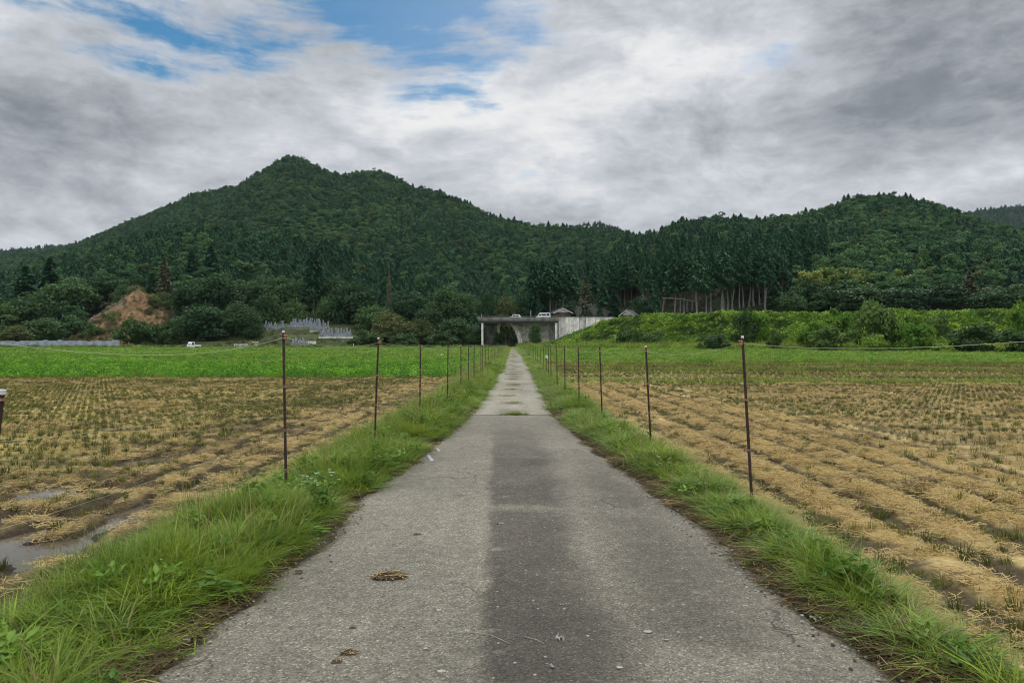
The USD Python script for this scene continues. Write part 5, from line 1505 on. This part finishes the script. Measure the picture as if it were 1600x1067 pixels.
# grass and moss growing in the joints of the far road
P = []
for yb_, cnt, wdt in ((JOINT + 0.03, 60, 0.30), (21.3, 40, 0.35), (24.0, 46, 0.36), (27.2, 46, 0.36), (30.4, 46, 0.36), (34.5, 46, 0.34), (40, 50, 0.34), (47, 50, 0.34), (56, 50, 0.34), (68, 40, 0.34), (84, 40, 0.34), (104, 40, 0.3)):
    P.append(np.stack([(ROAD_L(yb_) + ROAD_R(yb_)) / 2 + 0.02 + rng.normal(0, wdt * rng.uniform(0.35, 0.75), int(cnt * rng.uniform(0.4, 1.1)) if len(P) else cnt)[:cnt] if False else rng.normal(0, wdt * 0.62, cnt) * rng.uniform(0.6, 1.1) + rng.normal() * 0.06, yb_ + rng.normal(0, 0.09 + yb_ / 350, cnt), np.full(cnt, 0.025)], 1))
    P[-1] = P[-1][np.abs(P[-1][:, 0] - (ROAD_L(yb_) + ROAD_R(yb_)) / 2) < 0.55]
first = P[0]
Q = np.vstack(P[1:])
scatter('joint_grass', [[('blades', blades(26, 0.06, 0.09, 0.005, 550, 1.0, 2), M['grass_seed'])], [('blades', blades(30, 0.08, 0.06, 0.006, 551, 1.2, 2), M['grass_dry'])]], Q, rng.random(len(Q)) * 6.28, rng.uniform(0.4, 1.2, len(Q)) * (0.7 + Q[:, 1] / 90), (rng.random(len(Q)) < 0.65).astype(int), 'low grass lines growing across the middle of the far road', 'grass')
gt = thing('grass_tuft', 'green grass tuft growing from the joint across the middle of the road', 'grass tuft', (0.03, JOINT + 0.03, 0.0))
gparts = []
for k in range(46):
    gparts.append(moved(blades(20, 0.05, 0.17, 0.006, 560 + k % 7, 0.9, 3), (rng.normal(0, 0.17), rng.normal(0, 0.035), 0.0), rng.random() * 6.28, s=rng.uniform(0.5, 1.1)))
obj('blades', cat_(gparts), M['grass_seed'], gt)
thin = []
for k in range(60): thin.append(moved(blades(8, 0.03, 0.05, 0.004, 570 + k % 5, 1.0, 2), (rng.uniform(-0.95, 0.95), rng.normal(0, 0.015), 0), rng.random() * 6.28))
obj('low_blades', cat_(thin), M['grass_dry'], gt)

# ------------------------------------------------------------------ fences beside the road
frng = np.random.default_rng(88)
left_posts = [(4.55, 0, 0), (8.7, 1.0, 0), (12.2, -2.2, 0), (16.95, -0.6, 0), (19.9, -0.8, 0), (24.8, 0, 0), (26.9, -0.5, 0), (30.7, 0, 0), (36, .4, 0), (37.6, 0, 0), (43, .5, 0), (48.7, 0, 0)] + [(48.7 + 5.6 * (k + 1), frng.normal() * .5, 0) for k in range(20)]
right_posts = [(4.5, -1, 0), (8.07, 3.3, 0), (12.1, 3.0, 0), (16.8, 2.0, 0), (19.8, 1.0, 0), (23.4, .8, 0), (27, .7, 0), (32.6, .4, 0), (35.5, 0, 0), (38.4, .4, 0), (42, 0, 0), (48.7, -.4, 0)] + [(48.7 + 5.6 * (k + 1), frng.normal() * .5, 0) for k in range(20)]
TOPPX = {(-1, 0): 519, (-1, 1): 519, (-1, 2): 529, (-1, 3): 539, (-1, 4): 541, (1, 0): 513, (1, 1): 527, (1, 2): 542, (1, 3): 544, (1, 4): 544, (1, 5): 541}
FRAC = (0.985, 0.655, 0.375, 0.12)
wires = {(s, w): [] for s in (-1, 1) for w in range(4)}


def fence_post(side, k, Y, lean):
    X = float(POST_L(Y) if side < 0 else POST_R(Y))
    zb = float(verge_z(np.array([X]), np.array([Y]))[0])
    tp = TOPPX.get((side, k), 541 + frng.normal() * 1.2)
    H = EYE + (533.5 - tp) * Y / F - zb
    where = 'left' if side < 0 else 'right'
    if k < 12: lab, grp = f'rusty fence post, {ORD[k]} from the near end along the {where} bank', None
    else: lab, grp = f'thin dark fence post far along the {where} bank towards the overpass', f'far fence posts on the {where} bank'
    t = thing('fence_post', lab, 'fence post', (X, Y, zb), 0, grp, tilt=(0, 0))
    th = math.radians(lean)
    ax = np.array([-math.sin(th), 0.0, math.cos(th)])
    obj('pole', tube([ax * -0.35, ax * H * 0.5, ax * H], [0.017, 0.0165, 0.0155], 7 if k < 8 else 5), M['rust'], t)
    if k < 12:
        obj('cap', tube([ax * (H - 0.005), ax * (H + 0.022)], [0.018, 0.016], 8), M['cap' if k < 3 else 'rust'], t)
        for j in range(12 if k < 4 else 0):         # rolled ribs of the steel bar
            z = H * (0.08 + 0.07 * j)
            obj('rib', tube([ax * z, ax * (z + 0.012)], [0.0205, 0.0205], 7), M['rust'], t)
    for w, fr in enumerate(FRAC):
        z = H * fr - (0.03 if w == 0 else 0)
        c = ax * z
        sx = (1 if side < 0 else -1)
        if k < 12:
            r = 0.026 if w == 0 else 0.013
            knob = lathe([(0, -0.03), (r * 0.7, -0.03), (r, -0.018), (r * 0.6, 0), (r, 0.018), (r * 0.7, 0.03), (0, 0.03)], 10)
            if w == 0: m = moved(knob, c + [sx * 0.03, -0.02, 0])
            else: m = cat_([tube([c + [-sx * 0.02, 0, 0], c + [sx * 0.05, -0.005, 0.006]], [0.008, 0.007], 6), tube([c + [0, 0, -0.009], c + [0, 0, 0.009]], [0.0195, 0.0195], 8), moved(knob, c + [sx * 0.05, -0.005, 0], s=0.7)])
            obj('insulator', m, M['ceramic'], t)
        wires[(side, w)].append(np.array([X, Y, zb]) + c + [sx * (0.03 if w == 0 else 0.045), -0.03 if k < 12 else 0, 0])


for k, (Y, lean, _) in enumerate(left_posts): fence_post(-1, k, Y, lean)
for k, (Y, lean, _) in enumerate(right_posts): fence_post(1, k, Y, lean)
SAG = {(-1, 0): [0.14, 0.10, 0.03], (-1, 1): [0.10, 0.05], (1, 0): [0.06, 0.10]}
WN = ['topmost', 'second', 'third', 'lowest']
for (side, w), pts in wires.items():
    first = pts[0] + (pts[0] - pts[1]) * np.array([0.9, 0.9, 0.3])
    pts = [first] + pts
    poly = []
    for k in range(len(pts) - 1):
        a, b = pts[k], pts[k + 1]
        n = 14 if k < 5 else 4
        t = np.linspace(0, 1, n, endpoint=False)
        sg = SAG.get((side, w), [])
        s = sg[k - 1] if 0 < k <= len(sg) else 0.03 + 0.03 * frng.random()
        poly.append(a + (b - a) * t[:, None] - np.array([0, 0, 1]) * (4 * s * t * (1 - t))[:, None])
    poly = np.vstack(poly + [pts[-1][None]])
    rad = (0.0018 if w == 0 else 0.0012 if side < 0 else 0.0008) + 0.00002 * poly[:, 1]
    where = 'left' if side < 0 else 'right'
    tag(obj('fence_wire', tube(poly, rad, 5), M['wire' if w == 0 or side < 0 else 'wire_dull']), f'pale thin {WN[w]} wire strung along the {where} fence posts', 'fence wire')

# leaning stub post at the left edge
sp = thing('stub_post', 'dark leaning stake with a white cap at the left edge of the picture', 'stake', (-4.35, 6.0, -0.35))
ax = np.array([0.19, 0.0, 1.72])
obj('pole', tube([ax * -0.1, ax * 0.5, ax], [0.024, 0.024, 0.023], 9), M['rust'], sp)
obj('cap', tube([ax, ax * 1.022], [0.032, 0.031], 10), M['cap'], sp)
obj('insulator', tube([ax * 0.985 + [0, 0, -0.03], ax * 0.985 + [0, 0, -0.005]], [0.028, 0.028], 8), M['ceramic'], sp)

# ------------------------------------------------------------------ small things on the road
def road_pt(x, y): return np.array([(x - 800) * EYE / (y - 533.5), EYE * F / (y - 533.5), 0.03])


def clump(name, x, y, w, d, h, label, n=160, seed=0, mat='straw_dark', mat2='straw'):
    p = road_pt(x, y)
    t = thing(name, label, 'straw clump' if 'straw' in name else 'debris', p)
    rng = np.random.default_rng(600 + seed)
    def heap(m, hh, s):
        v, f = straw_mat(m, 1.0, hh, 0.9, 0.06, s)
        return v * [w / 2, d / 2, 1] if False else np.stack([v[:, 0] * w / 2, v[:, 1] * d / 2, v[:, 2] * h], 1), f
    obj('matted_straw', heap(n, 1.0, 610 + seed), M[mat], t)
    obj('loose_straw', heap(n // 3, 1.1, 611 + seed), M[mat2], t)
    x_, y_ = np.meshgrid(np.linspace(-1, 1, 9), np.linspace(-1, 1, 9))
    z_ = 0.7 * h * np.maximum(0, 1 - x_ ** 2 - y_ ** 2) * (0.5 + fb(x_, y_, 2, seed)) - 0.008
    obj('mud', grid_xy(x_ * w * .42, y_ * d * .42, lambda a, b: z_), M['debris'], t)


clump('straw_clump', 608, 906, 0.27, 0.16, 0.05, 'matted brown straw clump lying on the left half of the road', 170, 1)
clump('debris_scrap', 545, 1026, 0.11, 0.07, 0.025, 'dark scrap of plant debris at the bottom left of the road', 50, 2)
clump('debris_scrap', 526, 1040, 0.07, 0.04, 0.02, 'smaller dark scrap below and left of the other one', 30, 3)
clump('debris_scrap', 551, 986, 0.05, 0.03, 0.015, 'tiny straw scrap above the dark debris on the road', 26, 4, 'straw_dark')
clump('debris_scrap', 652, 838, 0.08, 0.06, 0.015, 'two small dark crumbs on the road above the straw clump', 26, 5)
clump('debris_scrap', 467, 896, 0.08, 0.05, 0.015, 'dark crumb on the left road edge beside the grass', 26, 6)


def stick(pxs, r, label, mat='stone', name='straw_stalk', cat='straw'):
    P = np.array([road_pt(x, y) for x, y in pxs]); P[:, 2] = 0.035
    c = P.mean(0)
    t = thing(name, label, cat, c)
    obj('stalk', tube(P - c, np.linspace(r * 0.8, r * 0.4, len(P)), 5), M[mat], t)
    obj('node', tube([P[1] - c - [0.006, 0, 0], P[1] - c + [0.006, 0, 0]], r * 1.35, 5), M[mat], t)


stick([(712, 996), (738, 996), (766, 1000), (796, 1014)], 0.0035, 'long thin straw stalk lying across the edge of the dark strip')
stick([(440, 988), (452, 984), (462, 974)], 0.003, 'short pale stalk lying on the road near the left grass')
stick([(752, 877), (772, 876), (795, 875)], 0.0028, 'straight straw stalk lying in the middle of the dark strip')
stick([(820, 1003), (838, 1008), (850, 1014)], 0.0025, 'faint short stalk beside the long straw')
stick([(1180, 868), (1196, 890), (1206, 912)], 0.004, 'bent twig on the brown litter right of the road', 'wood', 'twig', 'twig')
stick([(1290, 930), (1320, 945), (1352, 962)], 0.005, 'pale twig lying on the right verge litter', 'straw', 'twig', 'twig')
stick([(985, 955), (990, 950), (998, 948)], 0.0025, 'tiny pale stalk right of the dark strip')


def pebble(x, y, w, d, h, label, seed, mat='stone', name='pebble', cat='stone'):
    m = trimesh.creation.icosphere(2, 1.0)
    v = np.array(m.vertices); v *= (0.75 + 0.5 * meshkit.noise(v * 1.7 + seed, seed))[:, None]
    tag(obj(name, moved((v * [w / 2, d / 2, h / 2], np.array(m.faces)), road_pt(x, y) - [0, 0, 0.002]), M[mat], smooth=True), label, cat)


def leaf_scrap(x, y, w, label, seed):
    p = road_pt(x, y)
    rng = np.random.default_rng(seed)
    C = rng.normal(size=(7, 3)) * [w * 0.4, w * 0.4, 0.003] + [0, 0, 0.008]
    t = cards(C, rng.normal(size=(7, 3)) * 0.35 + [0, 0, 1], w * 0.3, rng, 1.6)
    tag(obj('leaf_scrap', moved(t, p), M['stone']), label, 'leaf scrap')


leaf_scrap(877, 1006, 0.05, 'pale crumpled leaf scrap on the right edge of the dark strip', 1)
leaf_scrap(863, 1050, 0.03, 'small pale scrap below the crumpled one', 2)
leaf_scrap(881, 951, 0.025, 'small white scrap on the dark strip above the crumpled one', 3)
leaf_scrap(779, 822, 0.045, 'white scrap on the dark strip near its light crossing band', 4)
for k, (x, y, w, lab) in enumerate(((686, 959, 0.04, 'flat pale pebble set in the road left of the dark strip'), (690, 1056, 0.05, 'broad pale pebble at the bottom edge of the road'), (632, 985, 0.02, 'small pale pebble between straw clump and the long stalk'), (665, 1020, 0.03, 'pale pebble left of the long stalk'), (1012, 993, 0.05, 'yellowish flat pebble on the right half of the road'), (1042, 1006, 0.03, 'small yellowish pebble right of the flat one'), (968, 1050, 0.035, 'pale pebble at the bottom right of the dark strip'), (990, 914, 0.02, 'small pale pebble far right of the dark strip'))):
    pebble(x, y, w, w * 0.7, 0.008, lab, k)
# loose grit at the road edges
n_ = 1500
Y = 2.6 + 16 * rng.random(n_) ** 1.4
sd = np.where(rng.random(n_) < 0.6, 1, -1)
X = np.where(sd > 0, ROAD_R(Y) - np.abs(rng.normal(0.02, 0.16, n_)), ROAD_L(Y) + np.abs(rng.normal(0.02, 0.14, n_)))
ico = trimesh.creation.icosphere(1, 0.008)
scatter('grit', [[('grain', (np.array(ico.vertices) * [1.2, 1, 0.7], np.array(ico.faces)), M['stone'])], [('grain', (np.array(ico.vertices) * [1, 1.3, 0.6], np.array(ico.faces)), M['debris'])]], np.stack([X, Y, np.full(n_, 0.01)], 1), rng.random(n_) * 6.28, rng.uniform(0.4, 1.4, n_), None, 'loose grit along the crumbling road edges', 'grit')


# worn white paint at the left road edge
def paint(x, y, w, l, rz, label, seed):
    x_, y_ = np.meshgrid(np.linspace(-1, 1, 10), np.linspace(-1, 1, 16))
    X_ = x_ * w / 2 * (0.7 + 0.6 * fb(x_ * 0, y_, 2.5, seed)); Y_ = y_ * l / 2
    v, f = grid_xy(X_, Y_, lambda a, b: 0 * a + 0.004)
    p = road_pt(x, y); p[2] = 0.012
    tag(obj('paint_mark', moved((v, f), p + [0, 0, 0.006], rz), M['paint_mark']), label, 'paint mark')


paint(672, 717, 0.05, 0.6, 0.22, 'worn white paint mark at the left road edge', 700)
paint(684, 704, 0.04, 0.35, 0.22, 'short faint white paint mark above the worn one', 701)

# white flowering weed beside the road
p = np.array([-1.93, 7.55, 0.03])
fw = thing('flowering_weed', 'bushy weed with small white flowers at the left road edge', 'flowering weed', p)
frn = np.random.default_rng(5)
st, C, N, FC = [], [], [], []
for k in range(16):
    a = frn.random() * 6.28; e = np.array([math.cos(a) * frn.uniform(.05, .24), math.sin(a) * frn.uniform(.05, .2), frn.uniform(0.22, 0.44)])
    st.append(tube([(0, 0, -0.02), e * [0.4, 0.4, 0.6], e], [0.004, 0.003, 0.002], 4))
    for j in range(9):
        t = frn.uniform(0.2, 0.95); C.append(e * t + frn.normal(size=3) * 0.03); N.append(frn.normal(size=3) * 0.6 + [0, -0.2, 0.8])
    FC.append(e)
obj('stems', cat_(st), M['stem'], fw)
obj('leaves', cards(np.array(C), np.array(N), 0.03, frn, 1.3), M['weed'], fw)
fl = []
for e in FC:
    if e[2] > 0.29:
        for j in range(5):
            a = j * 1.257; fl.append(cards((e + [0.012 * math.cos(a), 0.012 * math.sin(a), 0.008])[None], np.array([[0.5 * math.cos(a), 0.5 * math.sin(a) - 0.4, 0.8]]), 0.0065, frn, 1.0))
obj('flowers', cat_(fl), M['petal'], fw)

# ------------------------------------------------------------------ undergrowth on slopes and terraces, woods on the far ridges
rng = np.random.default_rng(811)
P = []
for k in range(5200):
    kind_ = rng.random()
    if kind_ < 0.20:                                     # cemetery terraces and the slope behind them
        x, Y = rng.uniform(335, 598), rng.uniform(223, 283)
        X = (x - 800) * Y / F
        if (448 < x < 552 and (258.5 < Y < 264.5 or 242.5 < Y < 247.5)) or (408 < x < 520 and 253 < Y < 258.2) or (452 < x < 496 and 225 < Y < 231.5): continue
        P.append((X, Y, float(TERY(Y)) - 0.1, 0 if rng.random() < 0.55 else 1, rng.uniform(0.35, 0.8) * (1.6 if Y > 266 else 1)))
    elif kind_ < 0.62:                                   # scar edges and toe
        x, Y = rng.uniform(88, 308), rng.uniform(247, 284)
        X = (x - 800) * Y / F
        z = float(scar_z(np.array([X]), np.array([Y]))[0])
        dens = float(fb(np.array([X]), np.array([Y + z]), 0.16, 153, 4)[0])
        px_ = 800 + F * X / 272
        if rng.random() < (0.9 if (px_ < 150 or px_ > 262 or z < 4.5) else 0.65 * sstep(dens, 0.48, 0.58) + 0.12 + 0.3 * (px_ < 185)): P.append((X, Y, z - 0.15, int(rng.integers(0, 3)), rng.uniform(0.4, 1.0)))
    else:                                                # forest floor under the cedar stands and along the foot
        x, Y = rng.uniform(815, 1640), rng.uniform(238, 300)
        X = (x - 800) * Y / F
        if Y < CREST(X) + 14: continue
        P.append((X, Y, max(land_z(X, Y), 8.2 if X > 14 else 0) - 0.1, 0, rng.uniform(0.5, 1.3)))
P = np.array(P)
uk = [[('leaves', leaf_mat_patch(60, 0.95, 1.1, 0.2, 820), M['bush'])], [('leaves', leaf_mat_patch(60, 0.95, 0.9, 0.2, 821), M['olive'])], [('leaves', blades(40, 0.8, 1.1, 0.06, 822), M['grass_dry'])]]
scatter('undergrowth', uk, P[:, :3], rng.random(len(P)) * 6.28, P[:, 4], P[:, 3].astype(int), 'low undergrowth on the bare slope, the terraces and the forest floor', 'undergrowth')

fk = [[('crown', crown_lobes(13, 10, 0.5, 8, 150, 1.5, 830 + s), M['broad_far'])] for s in range(2)] + [[('crown', conifer_crown(16, 7.5, 0.5, 150, 1.3, 833, layers=8, tip=0.3), M['conifer'])]]
for (X, Y, Z), lab in zip(FR, ('wood on the distant ridge at the far left', 'wood on the distant bluish ridge at the far right')):
    h, w = X.shape
    n_ = 9000
    i, j = rng.random(n_) * (h * 0.62), rng.random(n_) * (w - 1.01)
    i0, j0 = i.astype(int), j.astype(int); fi, fj = i - i0, j - j0
    smp = lambda A: (A[i0, j0] * (1 - fi) + A[i0 + 1, j0] * fi) * (1 - fj) + (A[i0, j0 + 1] * (1 - fi) + A[i0 + 1, j0 + 1] * fi) * fj
    q = np.stack([smp(X), smp(np.broadcast_to(Y, X.shape)), smp(Z) - 1.5], 1)
    q = q[q[:, 2] > 60]
    scatter('forest', fk, q, rng.random(len(q)) * 6.28, rng.uniform(0.7, 1.3, len(q)), None, lab, 'forest')

# ------------------------------------------------------------------ air
g = Graph()
HZ = g.make('haze_air', volume=g.add('principled_volume', 'volume', color=(0.62, 0.74, 0.86), density=0.000025, anisotropy=0.2))
tag(obj('haze', box(7600, 3900, 520, (0, 1850, 255)), HZ), 'thin bluish valley haze', kind='stuff')
